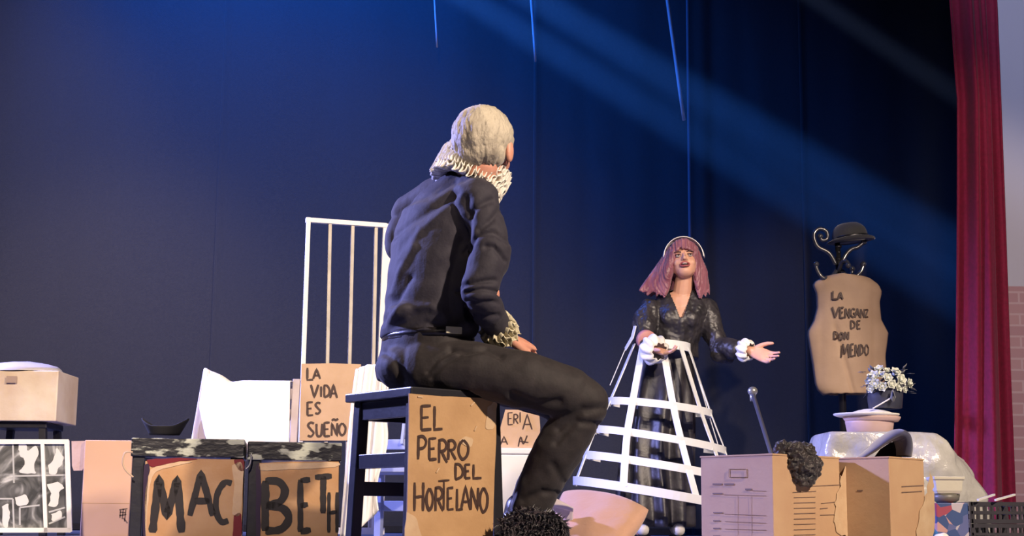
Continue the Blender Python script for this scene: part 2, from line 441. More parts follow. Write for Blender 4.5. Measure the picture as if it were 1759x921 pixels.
# ------------------------------------------------------------------ two low stools with the MACBETH boards
MOTT = mat('peeling_black_paint', (.012, .012, .016), .35, col2=(.42, .44, .36), scale=16, contrast=(.50, .54), bump=.2, bscale=40, mapping=(.6, 1, 1.6))
BOARD = mat('taped_cardboard', (.46, .25, .11), .3, col2=(.55, .34, .18), scale=6, bump=.35, bscale=14, spec=.6)
REDT = mat('dark_red_tape', (.16, .008, .015), .35)
DKT = mat('dark_tape', (.035, .02, .045), .3)
MD = Vector((.99, .14, 0)).normalized(); MN = Vector((MD.y, -MD.x, 0)); MB = -MN
M0 = P(235, 752, 5.05)
def low_stool(px0, px1, dz, label, word, poly, extra):
    A = onplane(px0, 752, M0, MN); B = onplane(px1, 752, M0, MN)
    h = M0.z + dz; A.z = B.z = h; W = (B-A).length; c = (A+B)/2 + MB*W*.42
    t = thing('low_stool', ground(c), label, 'stool', 'low stools with painted boards')
    bm = bmesh.new(); add_box(bm, c-UZ*.031, MD, MB, UZ, W/2, W*.42, .031)
    fin(mk('seat', bm, MOTT, t, False), bevel=.004)
    for i in (-1, 1):
        for j in (-1, 1):
            f = c + MD*i*(W/2-.025) + MB*j*(W*.42-.03); bm = bmesh.new()
            add_bar(bm, Vector((f.x, f.y, 0)), Vector((f.x, f.y, h-.055)), .04, .04, MD)
            fin(mk('leg', bm, BLACKW, t, False), bevel=.003)
    for i in (-1, 1):
        bm = bmesh.new(); f = c + MD*i*(W/2-.025); add_bar(bm, f+MB*(W*.42-.03)-UZ*(h-.17), f-MB*(W*.42-.03)-UZ*(h-.17), .025, .035)
        mk('stretcher', bm, BLACKW, t, False)
    q = M0 + MN*.003
    b = panel('painted_board', poly, q, MN, .003, BOARD, t, jag=.001)
    b['label'] = 'taped cardboard board painted with the letters '+('MAC' if 'M' in word[0][0] else 'BETH')
    lettering('lettering', b, word, q, MN, .021, INKD)
    for nm, mt_, ply in extra:
        bm = bmesh.new(); blob_poly(bm, ply, q+MN*.0012, MN); mk(nm, bm, mt_, b, False)
    return t
low_stool(226, 421, 0, 'low black stool fronted by a board painted MAC, top edge peeling, left of its twin',
    [('M',262,822,312,915,.026),('A',326,812,366,886),('C',369,826,398,898,.02)],
    [(250,792),(330,788),(418,790),(417,850),(414,960),(246,960),(248,860)],
    [('tape_strip', REDT, [(252,790),(300,787),(340,789),(300,794),(262,803)]),
     ('tape_strip', TAPE, [(398,800),(416,796),(417,840),(412,884),(399,880),(402,840)]),
     ('tape_strip', REDT, [(402,790),(418,790),(418,808),(408,806)]),
     ('tape_strip', REDT, [(402,886),(414,884),(413,930),(400,925)]),
     ('tape_strip', TAPE, [(258,806),(290,796),(330,794),(280,806),(262,820),(254,870),(250,920),(250,850)]),
     ('tape_strip', DKT, [(247,800),(256,800),(252,860),(250,920),(246,918)])])
low_stool(426, 588, -.006, 'low black stool fronted by a board painted BETH, top edge peeling, beside the tall stool',
    [('B',452,826,496,912,.026),('E',514,824,534,914,.02),('T',541,818,570,882,.02),('H',564,846,580,915,.012)],
    [(444,796),(500,793),(582,793),(581,860),(579,960),(440,960),(441,860)],
    [('tape_strip', TAPE, [(446,797),(500,796),(576,795),(574,803),(510,806),(450,808)]),
     ('tape_strip', DKT, [(440,800),(447,800),(448,860),(447,925),(440,925)])])
# peeling handle cords between the stools
bm = bmesh.new(); add_tube(bm, spline([onplane(*q, M0+MN*.02, MN) for q in ((432,779),(431,790),(428,800),(422,806))], 4), .003, 6)
tag(mk('wire_hook', bm, mat('steel_wire', (.5, .5, .52), .35, metal=.8)), 'small steel wire hook hanging where the two low stools meet', 'hook')
bm = bmesh.new(); add_tube(bm, spline([onplane(*q, M0+MN*.02, MN) for q in ((228,777),(215,778),(211,795),(216,808),(229,820))], 5), .0032, 6)
tag(mk('cord_loop', bm, mat('beige_cord', (.5, .36, .24), .7)), 'beige cord loop sticking out left of the MAC stool', 'cord')
# black cap lying on the left low stool
bm = bmesh.new(); c = P(283, 742, 5.32)
def fn(u, v):
    a = 2*pi*u; rx = .068*(.75+.45*v); ry = .05*(.8+.3*v)
    hz = .034*v*(1+.75*max(0, abs(cos(a))-.5)*2*.5) - .012*v*(abs(sin(a)))
    return c + Vector((rx*cos(a)+.0, ry*sin(a), -.01+hz*1.25))
g = add_grid(bm, 40, 8, fn, closed=True); bm.faces.new([r[0] for r in g])
o = mk('black_cap', bm, mat('black_cloth', (.012,.012,.015), .9), recalc=True); fin(o, solid=.004)
tag(o, 'small black upturned cap with pointed ends lying on the MAC stool', 'cap')

# ------------------------------------------------------------------ chair with white cloth behind the low stools
PALEW = mat('pale_painted_wood', (.50, .42, .42), .5, col2=(.40, .33, .33), scale=10)
YC = 6.2
def simple_chair(name, label, c, fx, W, D, hs, hb, mt, rails, slats=0, backdir=1):
    """c floor centre, fx unit vector to its right, back on +y side when backdir=1"""
    fx = Vector(fx).normalized(); fy = Vector((-fx.y, fx.x, 0))*backdir
    t = thing(name, ground(c), label, 'chair')
    c = ground(c)
    bm = bmesh.new(); add_box(bm, c+UZ*(hs-.0125), fx, fy, UZ, W/2, D/2, .0125); fin(mk('seat', bm, mt, t, False), bevel=.004)
    for i in (-1, 1):
        bm = bmesh.new(); a = c+fx*i*(W/2-.02)-fy*(D/2-.02); add_bar(bm, a, a+UZ*(hs-.025), .032, .032, fx); fin(mk('leg', bm, mt, t, False), bevel=.003)
        bm = bmesh.new(); a = c+fx*i*(W/2-.016)+fy*(D/2-.0)
        pts = [a, a+UZ*hs, a+UZ*hb+fy*.05]
        add_bar(bm, pts[0], pts[1], .032, .032, fx); add_bar(bm, pts[1], pts[2], .03, .03, fx)
        fin(mk('leg', bm, mt, t, False), bevel=.003)
        bm = bmesh.new(); add_bar(bm, c+fx*i*(W/2-.02)-fy*(D/2-.02)+UZ*.14, c+fx*i*(W/2-.02)+fy*D/2+UZ*.14, .02, .03); mk('stretcher', bm, mt, t, False)
    for z in rails:
        q = (z-hs)/(hb-hs)*.05 if z > hs else 0
        bm = bmesh.new(); a = c+fy*(D/2+q)+UZ*z; add_bar(bm, a-fx*(W/2-.016), a+fx*(W/2-.016), .02, .045); fin(mk('back_rail' if z > hs else 'stretcher', bm, mt, t, False), bevel=.003)
    for k in range(slats):
        x = (k+1)/(slats+1)*2-1; a = c+fy*D/2+fx*x*(W/2-.016)
        bm = bmesh.new(); add_bar(bm, a+UZ*rails[-2], a+UZ*(rails[-1])+fy*.04, .018, .012, fx); mk('slat', bm, mt, t, False)
    return t
pa = P(352, 640, YC); pb = P(508, 655, YC)
cc = (pa+pb)/2; W = (pb-pa).x
simple_chair('wooden_chair', 'pale wooden chair behind the low stools, its back under a white cloth', Vector((cc.x-.003, YC-.19, 0)), (1,0,0), W+.03, .4, .36, pb.z+.012, PALEW, [.5, pb.z-.05])
za = P(352, 634, YC).z; zb = P(508, 656, YC).z
zbot = P(430, 753, YC).z
# cloth: over the back, front fall to the table line
bm = bmesh.new(); xa, xb = pa.x-.004, P(499, 655, YC).x
def fn(u, v):
    x = xa+(xb-xa)*u
    ztop = za + (zb-za)*min(1, u*2.6)**.8 - .014*math.exp(-((u-.3)/.08)**2)
    hang = (.285 if u > .1 else .285*(.55+.45*u/.1))
    s = (v-.42)*2   # v<.42 behind
    if v < .38: d = (.38-v)/.38; y = YC+.105+.02*d; z = ztop - .3*d
    elif v > .46: d = (v-.46)/.54; y = YC-.010 - .02*d - .015*sin(u*9)*d - .035*d*d; z = ztop - hang*d*(1-.04*sin(u*7))
    else: q = (v-.38)/.08; y = YC+.105 - .115*q; z = ztop + .006*sin(pi*q)
    return Vector((x+.02*max(0, v-.46)*u, y, z))
add_grid(bm, 60, 60, fn); o = mk('white_cloth', bm, WHITEC, recalc=False); fin(o, solid=.004)
tag(o, 'white cloth folded over the back of the pale chair behind the low stools', 'cloth')
# narrow second fall of cloth at the left
bm = bmesh.new()
def fn(u, v):
    x0 = P(351, 640, YC).x; x = x0 + .055*u*(.4+.9*v) - .045*v
    return Vector((x, YC-.012+.10*u*v+.008*sin(u*6), za-.004-.34*v))
add_grid(bm, 12, 30, fn); o2 = mk('white_towel', bm, mat('pinkish_towel', (.80, .74, .74), .9, bump=.15, bscale=40), recalc=False); fin(o2, solid=.004)
tag(o2, 'narrow white towel hanging down at the left corner of the pale chair', 'towel')

# ------------------------------------------------------------------ prison bars with LA VIDA ES SUEÑO sign
YB = 6.9; bd = Vector((.97, .24, 0)).normalized(); bn = Vector((bd.y, -bd.x, 0)); B0 = P(527, 378, YB)
fr = thing('barred_frame', ground(onplane(600, 700, B0, bn)), 'tall cream frame of upright bars standing left of the seated person', 'frame')
def onb(x, y): return onplane(x, y, B0, bn)
def bb(name, a, b, w_, d_, mt=WHITEP):
    A = onb(*a); B = onb(*b); bm = bmesh.new(); add_bar(bm, A, B, d_, w_, bd if abs((B-A).normalized().z) > .5 else UZ); return fin(mk(name, bm, mt, fr, False), bevel=.002)
b_ = onb(518, 700); b_.z = .0
def bbar(name, xt, yt, xb, wt, dp, mt):
    A = onb(xt, yt); B = onb(xb, 640); B = A + (B-A)*((A.z-.02)/(A.z-B.z)); bm = bmesh.new()
    add_bar(bm, A, B, dp, wt, bd); return fin(mk(name, bm, mt, fr, False), bevel=.002)
bbar('post', 530, 374, 520.5, .019, .025, WHITEP)
bb('top_rail', (525, 378), (664, 388), .022, .026)
bbar('bar', 567, 385, 562, .016, .016, BARP); bbar('bar', 606, 388, 600, .016, .016, BARP); bbar('bar', 646, 391, 641, .016, .016, BARP)
bbar('side_board', 668, 385, 658, .055, .02, WHITEP)
A = onb(520, 905); B = onb(660, 905); A.z = B.z = .03; bm = bmesh.new(); add_bar(bm, A, B, .026, .03); mk('bottom_rail', bm, WHITEP, fr, False)
q = B0 + bn*.02
s2 = panel('cardboard_sign', [(518,625),(570,624),(620,626),(619,690),(617,757),(515,757),(516,690)], q, bn, .004, CARDL, fr, jag=.001)
s2['label'] = 'light cardboard sign lettered LA VIDA ES SUEÑO'
lettering('lettering', s2, [('L',527,632,538,653),('A',538,634,550,651),('V',534,661,547,683),('I',549,664,554,682),('D',556,662,566,683),('A',567,661,579,684),
   ('E',527,691,538,714),('S',541,692,551,711),('S',528,726,540,750),('U',543,728,554,750),('E',556,726,567,750),('N',569,727,580,749),('O',582,727,594,748),('~',570,719,581,724)], q, bn, .011, INK)
# white sheet hanging beside the sign (over a pale chair)
GRYC = mat('blue_grey_painted_wood', (.34, .38, .52), .5, col2=(.28, .32, .45), scale=8)
c2 = P(668, 800, 6.3)
simple_chair('painted_chair', 'pale blue-grey wooden chair seen between the legs of the tall stool', Vector((c2.x+.02, 6.55, 0)), (.95,-.3,0), .34, .34, .30, .62, GRYC, [.14, .41, .58], 2)
bm = bmesh.new()
def fn(u, v):
    # sheet draped, from x~592 to ~656 px
    y = 6.12 + .02*sin(u*14+v*2)*(.3+v) + .01*sin(u*31)
    t = P(612+ (672-612)*u, 634-8*sin(u*pi)+ (0 if u < .6 else (u-.6)*20), 6.12); bt = P(583+(650-583)*u, 905, 6.12)
    z = t.z + (.012 + .10*max(0, u-.35)*1.6 - t.z)*v
    # curved right edge
    p = t.lerp(bt, min(1, v**.75))
    return Vector((p.x - (.035*sin(v*pi*3) if u > .8 else 0)*u*.4, y, z))
add_grid(bm, 40, 50, fn); o = mk('white_sheet', bm, WHITEC, recalc=False); fin(o, solid=.004)
tag(o, 'long white sheet hanging to the floor between the barred frame and the tall stool', 'sheet')
bm = bmesh.new()
def fn(u, v):
    return Vector((P(612+(676-612)*u, 700, 6.35).x, 6.33+.015*sin(u*11), P(640, 700-u*4, 6.35).z + (P(640, 862, 6.35).z-P(640, 700, 6.35).z)*v))

# ------------------------------------------------------------------ sign on the white box behind the man's legs
YG = 6.4; gn = Vector((-.05, -1, 0)).normalized(); G0 = P(890, 780, YG)
wb = P(820, 782, YG); we = P(948, 786, YG)
bm = bmesh.new(); hz = G0.z; add_box(bm, ((wb.x+we.x)/2, YG+.17, hz/2), (1,0,0), (0,1,0), (0,0,1), (we.x-wb.x)/2, .17, hz/2)
bm2 = None
o = mk('white_box', bm, mat('white_plastic', (.86, .87, .90), .35, bump=.03), smooth=False); fin(o, bevel=.008)
tag(o, 'low white box behind the legs of the seated person, under a small sign', 'box')
bx = o
bm = bmesh.new(); add_box(bm, ((wb.x+we.x)/2, YG+.17, hz+.012), (1,0,0), (0,1,0), (0,0,1), (we.x-wb.x)/2+.008, .178, .012)
ld = mk('lid', bm, mat('white_plastic', (.74, .76, .82), .35), bx, smooth=False); fin(ld, bevel=.004)
q = Vector((G0.x, YG-.03, hz))+Vector((0, .05, 0))
s3 = panel('cardboard_sign', [(868,704),(926,704),(928,735),(926,775),(856,778),(858,740)], q, gn, .004, CARDL, None, jag=.001)
tag(s3, 'small light cardboard sign with brown lettering standing on the white box', 'sign')
lettering('lettering', s3, [('E',872,709,881,730),('R',882,712,890,728),('I',891,708,896,726),('A',898,712,914,738),('A',860,750,872,764),('?',888,746,910,770)], q, gn, .006, INK)

# ------------------------------------------------------------------ cushion and fuzzy scarf at the man's feet
CUSH = mat('peach_cushion_cloth', (.62, .36, .25), .85, col2=(.58, .33, .22), scale=12, bump=.15, bscale=60, sheen=.3)
bm = bmesh.new(); cc_ = P(1030, 888, 5.0)
def cushion(bm, c, ax, ay, az, hx, hy, hz, pinch=.0, n=48, k=24):
    ax, ay, az = (Vector(a).normalized() for a in (ax, ay, az))
    for s in (1, -1):
        pass
    def fn(u, v):
        a = 2*pi*u; b = -pi/2 + pi*v
        ca, sa = cos(a), sin(a); cb = cos(b)**.55 if cos(b) > 0 else 0
        # superellipse plan: pointed corners
        r = 1/((abs(ca)**1.25+abs(sa)**1.25)**(1/1.25)) if False else 1/max(abs(ca), abs(sa))**.8
        r *= 1-.07*(sin(2*a)**2 < .15)
        x = r*ca*cb; y = r*sa*cb
        z = sin(b)*(1-.45*(max(abs(x), abs(y)))**3)
        return c + ax*hx*x + ay*hy*y + az*hz*z*(1+.08*noise.noise(Vector((x*2, y*2, 3))))
    add_grid(bm, n, k, fn, closed=True)
CA, CB, CC, CD = P(966, 845, 5.2), P(1116, 876, 5.05), P(1066, 938, 4.85), P(948, 930, 4.98)
cnn = (CB-CA).cross(CD-CA).normalized(); cnn = cnn if cnn.y < 0 else -cnn
for sgn in (1, -1):
    def fn(u, v, sgn=sgn):
        a, b = u*2-1, v*2-1; p = CA.lerp(CB, u).lerp(CD.lerp(CC, u), v)
        o1 = ((CA+CB)-(CC+CD)).normalized(); o2 = ((CB+CC)-(CA+CD)).normalized()
        p = p - o1*b*.026*(1-a*a) + o2*a*.012*(1-b*b)
        th = .055*((1-a*a)*(1-b*b))**.42
        return p + cnn*sgn*th*(1+.12*noise.noise(Vector((a*2, b*2, 3)))) 
    add_grid(bm, 36, 28, fn)
bmesh.ops.remove_doubles(bm, verts=bm.verts, dist=.0005)
o = mk('cushion', bm, CUSH); fin(o, sub=1)
for v in o.data.vertices:
    if (o.location.z+v.co.z) < .004: v.co.z = .004-o.location.z
tag(o, 'peach square cushion on the floor right of the seated person, corner up', 'cushion')
bm = bmesh.new()
cl = [P(x, y, 4.95) for x, y in ((917,882),(921,864),(932,855),(950,859),(968,866),(985,872))]
def fn(u, v):
    i = u*5; k = min(4, int(i)); p = cl[k].lerp(cl[k+1], i-k)
    return p + Vector((0, .05*(v-.5), -.07*abs(v-.35)**1.4 - .012*sin(v*9+u*5)))
add_grid(bm, 26, 20, fn); o = mk('lilac_cloth', bm, mat('lilac_grey_cloth', (.60, .52, .55), .8), recalc=False); fin(o, solid=.006, sub=1)
tag(o, 'crumpled pale lilac cloth lying between the cushion and the person in black', 'cloth')
# dark feather boa round the shoes
BOA = mat('dark_feather', (.016, .010, .018), .9, col2=(.035, .022, .03), scale=40, sheen=.4)
bm = bmesh.new(); rnd = random.Random(4)
path = spline([P(x, y, 4.20) for x, y in ((862,900),(880,890),(900,880),(922,884),(944,888),(960,896),(966,912),(950,932),(920,930),(890,925),(866,915),(880,905),(905,897),(930,900),(945,908),(925,915),(900,912))], 10)
add_tube(bm, path, .012, 8)
for k in range(3600):
    p = path[rnd.randrange(len(path))]; d = Vector((rnd.gauss(0,1), rnd.gauss(0,1), rnd.gauss(0,1))).normalized(); L = rnd.uniform(.014, .034)
    s, u = frame_of(d); q = p+d*L + Vector((0,0,-.006)); mid = p+d*L*.5
    vv = [bm.verts.new(x) for x in (p+s*.002, mid+s*.0035, q, mid-s*.0035)]
    bm.faces.new(vv)
for v in bm.verts: v.co.z = max(v.co.z, .003)
o = mk('feather_boa', bm, BOA, recalc=False)
tag(o, 'dark fuzzy feather boa lying around the shoes of the seated person', 'boa')

# ------------------------------------------------------------------ archive boxes at the right
def archive_box(npx, npy, Y, alpha, L1, L2, label, prints1, prints2, tapes1, tapes2, hand=True):
    a = radians(alpha); r1 = Vector((cos(a), sin(a), 0)); r2 = Vector((-sin(a), cos(a), 0))
    N = P(npx, npy, Y); h = N.z; c = ground(N)+r1*L1/2+r2*L2/2
    t = thing('archive_box', c, label, 'box', 'cardboard archive boxes at the right')
    bm = bmesh.new(); add_box(bm, c+UZ*(h-.0)/2, r1, r2, UZ, L1/2-.001, L2/2-.001, h/2-.001); fin(mk('box_body', bm, CARDB, t, False), bevel=.003)
    bm = bmesh.new()
    add_box(bm, c+UZ*(h+.001), r1, r2, UZ, L1/2+.001, L2/2+.001, .003)
    fin(mk('lid_flap', bm, CARDB, t, False), bevel=.001)
    for (pr, n, o_) in ((prints1, -r2, N), (prints2, -r1, N)):
        if not pr: continue
        bm = bmesh.new()
        hd = Vector((-n.y, n.x, 0))
        for (x0, y0, x1, y1, th) in pr:
            A = onplane(x0, y0, o_+n*.0012, n); B = onplane(x1, y1, o_+n*.0012, n); d = (B-A).normalized()
            add_box(bm, (A+B)/2, d, n.cross(d), n, (B-A).length/2, th/2, .0003)
        o = mk('printing', bm, INKP, t, False)
    for (tp, n) in ((tapes1, -r2), (tapes2, -r1)):
        for ply in tp:
            bm = bmesh.new(); blob_poly(bm, ply, N+n*.002, n, th=.0004, jit=.016); mk('packing_tape', bm, TAPE, t, False)
    if hand:
        bm = bmesh.new(); n = -r1; pts = []
        for k in range(24):
            an = 2*pi*k/24; pts.append(onplane(1267+15*max(-1, min(1, 1.5*cos(an))), 813+7*max(-1, min(1, 1.4*sin(an))), N+n*.002, n))
        add_tube(bm, pts+[pts[0]], .0012, 5); mk('handle_slot', bm, mat('slot_edge', (.25, .17, .12), .8), t)
    return t, N, r1, r2
pA_left = [(1224,832,1240,832,.006),(1244,832,1261,832,.006),(1280,841,1291,841,.006),(1291,843,1316,844,.0012),(1224,848,1241,848,.005),(1243,850,1316,852,.0012),
   (1225,881,1241,881,.004),(1243,883,1316,886,.0012),(1225,895,1237,895,.004),(1245,896,1316,899,.0012),(1225,908,1237,908,.004),(1245,909,1316,911,.0012),
   (1267,852,1267,925,.0008),(1290,852,1291,925,.0008),(1225,921,1237,921,.004)]
pA_right = [(1362,846,1402,844,.002),(1380,836,1444,833,.002)] + [(1364,855+9.2*i,1401,854+9.2*i,.0022) for i in range(8)] + [(1411,865,1440,862,.002),(1409,874,1422,873,.003),(1409,885,1440,884,.002)]
A_, NA, rA1, rA2 = archive_box(1327, 781, 5.2, 40, .365, .335, 'tan archive box with black printed form lines, left one of the two',
   pA_right, pA_left, [[(1444,820),(1459,804),(1462,860),(1460,915),(1436,915),(1434,880),(1440,845)]], [])
archive_box(1527, 786, 5.33, 46, .245, .30, 'tan cardboard archive box streaked with tape, the right one beside the patterned box',
   [(1549,836,1586,834,.003),(1549,846,1584,844,.003)], [(1472,843,1482,843,.004)], [[(1598,810),(1604,850),(1603,920),(1575,925),(1580,885),(1592,845)]],
   [], hand=False)
# black lace cloth over the box
LACEB = mat('black_lace', (.008, .007, .009), .4, col2=(.03, .018, .018), scale=60, sheen=.3, bump=.5, bscale=120)
bm = bmesh.new(); rnd = random.Random(3)
for x, y, r, dy in ((1345,772,.028,.02),(1362,776,.034,0),(1382,780,.034,0),(1378,798,.042,-.01),(1395,800,.032,0),(1368,790,.036,-.01),(1388,818,.028,0),(1374,818,.026,-.01),(1378,830,.014,-.01),(1398,812,.02,0),(1338,770,.014,.02),(1405,795,.014,.01)):
    c = P(x, y, 5.24+dy+ (x-1340)*.0011); add_ell(bm, c, (r,0,0), (0,r*.8,0), (0,0,r))
bm = remeshed(bm, .0035, 3)
displace(bm, lambda p, n: .012*noise.noise(p*30) - .016*abs(noise.noise(p*52)) + .006 + .004*noise.noise(p*140))
o = mk('lace_cloth', bm, LACEB)
tag(o, 'crumpled black lace cloth hanging over the corner of an archive box', 'cloth')

# walking cane leaning behind the box
bm = bmesh.new(); a = P(1293, 677, 6.4); b = P(1331, 800, 6.0); b = a+(b-a)*((a.z-.0)/(a.z-b.z))
cn_ = thing('walking_cane', ground(b), 'dark walking cane with a round silver knob leaning behind the archive boxes', 'cane')
add_tube(bm, [a, b], [.0095, .008], 10); mk('shaft', bm, mat('grey_cane', (.10, .10, .12), .35), cn_)
bm = bmesh.new(); add_ell(bm, a+Vector((0,0,.012)), (.021,0,.003), (0,.021,0), (-.003,0,.019)); add_tube(bm, [a+Vector((0,0,-.03)), a], [.012,.014], 12)
mk('knob', bm, mat('silver_knob', (.55, .55, .52), .3, metal=.7), cn_)['label'] = 'silver round knob'

# ------------------------------------------------------------------ low table under white plastic, right
YT = 6.6; tz = P(1500, 744, YT).z
tx0, tx1 = P(1418, 740, YT).x, P(1622, 740, YT).x
tb = thing('low_table', Vector(((tx0+tx1)/2, YT+.22, 0)), 'low table behind the archive boxes, hidden under a white plastic sheet', 'table')
bm = bmesh.new(); add_box(bm, ((tx0+tx1)/2, YT+.24, tz-.012), (1,0,0), (0,1,0), UZ, (tx1-tx0)/2-.03, .2, .012); mk('tabletop', bm, BLACKW, tb, False)
for i in (tx0+.06, tx1-.06):
    for j in (YT+.07, YT+.41):
        bm = bmesh.new(); add_bar(bm, (i, j, 0), (i, j, tz-.024), .03, .03, (1,0,0)); mk('leg', bm, BLACKW, tb, False)
PLAS = mat('white_plastic_sheet', (.62, .61, .58), .25, col2=(.46, .45, .43), scale=9, bump=1.0, bscale=16, spec=.6)
bm = bmesh.new(); cxm = (tx0+tx1)/2; hw = (tx1-tx0)/2
def fn(u, v):
    # u around perimeter angle, v from centre to hem
    a = 2*pi*u; ca, sa = cos(a), sin(a)
    k = 1/max(abs(ca), abs(sa))**.75
    if v < .4:
        q = v/.4; x = cxm+ca*k*hw*q*.97; y = YT+.24+sa*k*.22*q; z = tz+.006+.003*noise.noise(Vector((x*9, y*9, 0)))
    else:
        q = (v-.4)/.6; fl = .05*q+.035*q*max(0, sin(a*9))
        if ca > 0: fl += .17*sin(min(1, q*1.6)*pi/2)*ca
        x = cxm+ca*k*(hw*.97) + ca*fl; y = YT+.24+sa*k*.22+sa*fl*.7
        z = tz+.006 - .012*q - (tz*.93)*q**1.3
        w_ = noise.noise_vector(Vector((x*6, y*6, z*6)))*.034*min(1, q*3); w2 = noise.noise_vector(Vector((x*17, y*17, z*17)))*.012*min(1, q*3); w_ = w_+w2; x += w_.x; y += w_.y; z += w_.z*.5
    return Vector((x, y, max(z, .006)))
add_grid(bm, 110, 44, fn, closed=True); bmesh.ops.remove_doubles(bm, verts=bm.verts, dist=.0004)
o = mk('plastic_sheet', bm, PLAS); fin(o, solid=.0015)
tag(o, 'crinkled white plastic sheet draped over the low table at the right', 'sheet')
# dishes stacked on the sheet
def disc(name, label, cx, zt, z0, r, mt, Y=YT+.2, rim=.2, group=None, rect=False):
    bm = bmesh.new(); c = P(cx, 740, Y); c.z = 0; n = 40; rg = []
    for (rr, z) in ((r*.90, z0), (r*.93, z0+.002), (r, zt-.006), (r*1.005, zt), (r*.97, zt+.001), (r*.7, zt-.006+.004)):
        rg.append((c+UZ*z, Vector((rr, 0, 0)), Vector((0, rr*.8, 0))))
    loft(bm, rg, n); o = mk(name, bm, mt); tag(o, label, 'plate', group); return o
zz = tz+.014
PINK = mat('pinkish_ceramic', (.62, .44, .40), .5)
z1 = P(1490, 733, YT+.2).z; z2 = P(1490, 724, YT+.2).z; z3 = P(1490, 716, YT+.2).z; z4 = P(1490, 706, YT+.2).z
disc('serving_plate', 'pinkish plate, bottom one of the three stacked on the white plastic', 1494, z2-.001, tz+.013, .108, PINK, group='plates on the low table')
disc('serving_plate', 'pinkish plate, middle one of the three stacked on the white plastic', 1498, z3-.001, z2-.001, .128, PINK, group='plates on the low table')
disc('serving_plate', 'white plate, top one of the three stacked under the flower pot', 1489, z3+.012, z3, .146, WHITEP, group='plates on the low table')
bm = bmesh.new(); c = P(1497, 712, YT+.2)
def fn(u, v):
    a = 2*pi*u; r = .098*v; return Vector((c.x+r*cos(a), YT+.2+r*.8*sin(a), z3+.013+.022*(1-v**2)+.003*noise.noise(Vector((u*9, v*5, 1)))*v))
add_grid(bm, 40, 10, fn, closed=True); bmesh.ops.remove_doubles(bm, verts=bm.verts, dist=.0005)
o = mk('white_napkin', bm, WHITEC); fin(o, solid=.002); tag(o, 'domed white napkin lying on the top plate beneath the flower pot', 'napkin')
# flower pot
pc = P(1521, 708, YT+.2); pz = z3+.037
fp = thing('flower_pot', Vector((pc.x, YT+.2, pz)), 'dark pot full of white artificial roses on the stack of plates', 'flower pot')
POT = mat('dark_blue_grey_pot', (.045, .048, .07), .4)
bm = bmesh.new(); ph = P(1521, 662, YT+.2).z-pz; rg = []
for k, (q, r) in enumerate(((0,.070),(.02,.074),(.5,.079),(.97,.082),(1,.086),(1,.078),(.9,.076))): rg.append((Vector((pc.x, YT+.2, pz+ph*q)), Vector((r,0,0)), Vector((0,r*.9,0))))
loft(bm, rg, 32); mk('pot', bm, POT, fp)
bm = bmesh.new(); add_tube(bm, spline([P(x, y, YT+.11) for x, y in ((1499,702),(1515,693),(1530,684),(1536,678))], 4), .0035, 6)
mk('handle', bm, WHITEP, fp)['label'] = 'thin white slanted handle'
ROSE = mat('white_petal', (.74, .76, .66), .6, col2=(.62, .65, .58), scale=40)
LEAF = mat('grey_leaf', (.12, .13, .13), .6, col2=(.25, .25, .27), scale=50)
rnd = random.Random(5)
def rose(c, r, d):
    bm = bmesh.new(); d = Vector(d).normalized(); s, u = frame_of(d)
    add_ell(bm, c, s*r*.5, u*r*.5, d*r*.6, 10, 6)
    for ring, (n, tilt, rr) in enumerate(((3, .25, .55), (5, .6, .8), (6, 1.0, 1.0))):
        for k in range(n):
            a = 2*pi*k/n + ring*.6 + rnd.uniform(-.1, .1); o_ = s*cos(a)+u*sin(a)
            out = (d*cos(tilt)+o_*sin(tilt)).normalized(); side = d.cross(o_)
            def fp_(uu, vv):
                x = (uu-.5)*2; w_ = sin(pi*min(1, .12+vv*.8))**.6
                return c + o_*r*.15 + out*r*rr*vv + side*x*r*.55*w_ - o_*r*.2*(x*x)*vv - d*r*.25*vv*vv*tilt*.3 + o_*r*.1*vv
            add_grid(bm, 5, 5, fp_)
    return bm
for (x, y, r, dy) in ((1510,635,.022,.03),(1501,648,.028,-.01),(1514,645,.02,-.02),(1538,641,.026,0),(1546,653,.028,-.02),(1560,659,.024,0),(1525,650,.022,-.03),(1504,660,.024,-.04),(1531,660,.022,-.05),(1543,664,.022,-.03),(1496,668,.018,-.04),(1516,664,.022,-.05),(1553,668,.018,0),(1524,638,.018,.03),(1493,655,.018,0)):
    d = Vector(((x-1525)*.03, -1+dy*4, (655-y)*.04+.3))
    mk('rose', rose(P(x, y, YT+.17+dy), r, d), ROSE, fp)
bm = bmesh.new(); 
for k in range(60):
    x = rnd.uniform(1488, 1562); y = rnd.uniform(636, 676); c = P(x, y, YT+.2+rnd.uniform(-.06, .06)); d = Vector((x-1525, rnd.uniform(-30, 10), 655-y+rnd.uniform(-20, 20))).normalized()
    s, u = frame_of(d); L = .04; vv = [bm.verts.new(q) for q in (c, c+d*L*.5+s*.012, c+d*L, c+d*L*.5-s*.012)]; bm.faces.new(vv)
for (x0, y0, x1, y1) in ((1534,668,1534,692),(1532,670,1536,690)):
    c = P(x0, y0, YT+.10); e = P(x1, y1, YT+.10); s = Vector((.012, 0, 0)); m_ = c.lerp(e, .6)
    bm.faces.new([bm.verts.new(q) for q in (c, m_+s, e, m_-s)])
o = mk('leaves', bm, LEAF, fp, recalc=False); fin(o, solid=.0008)

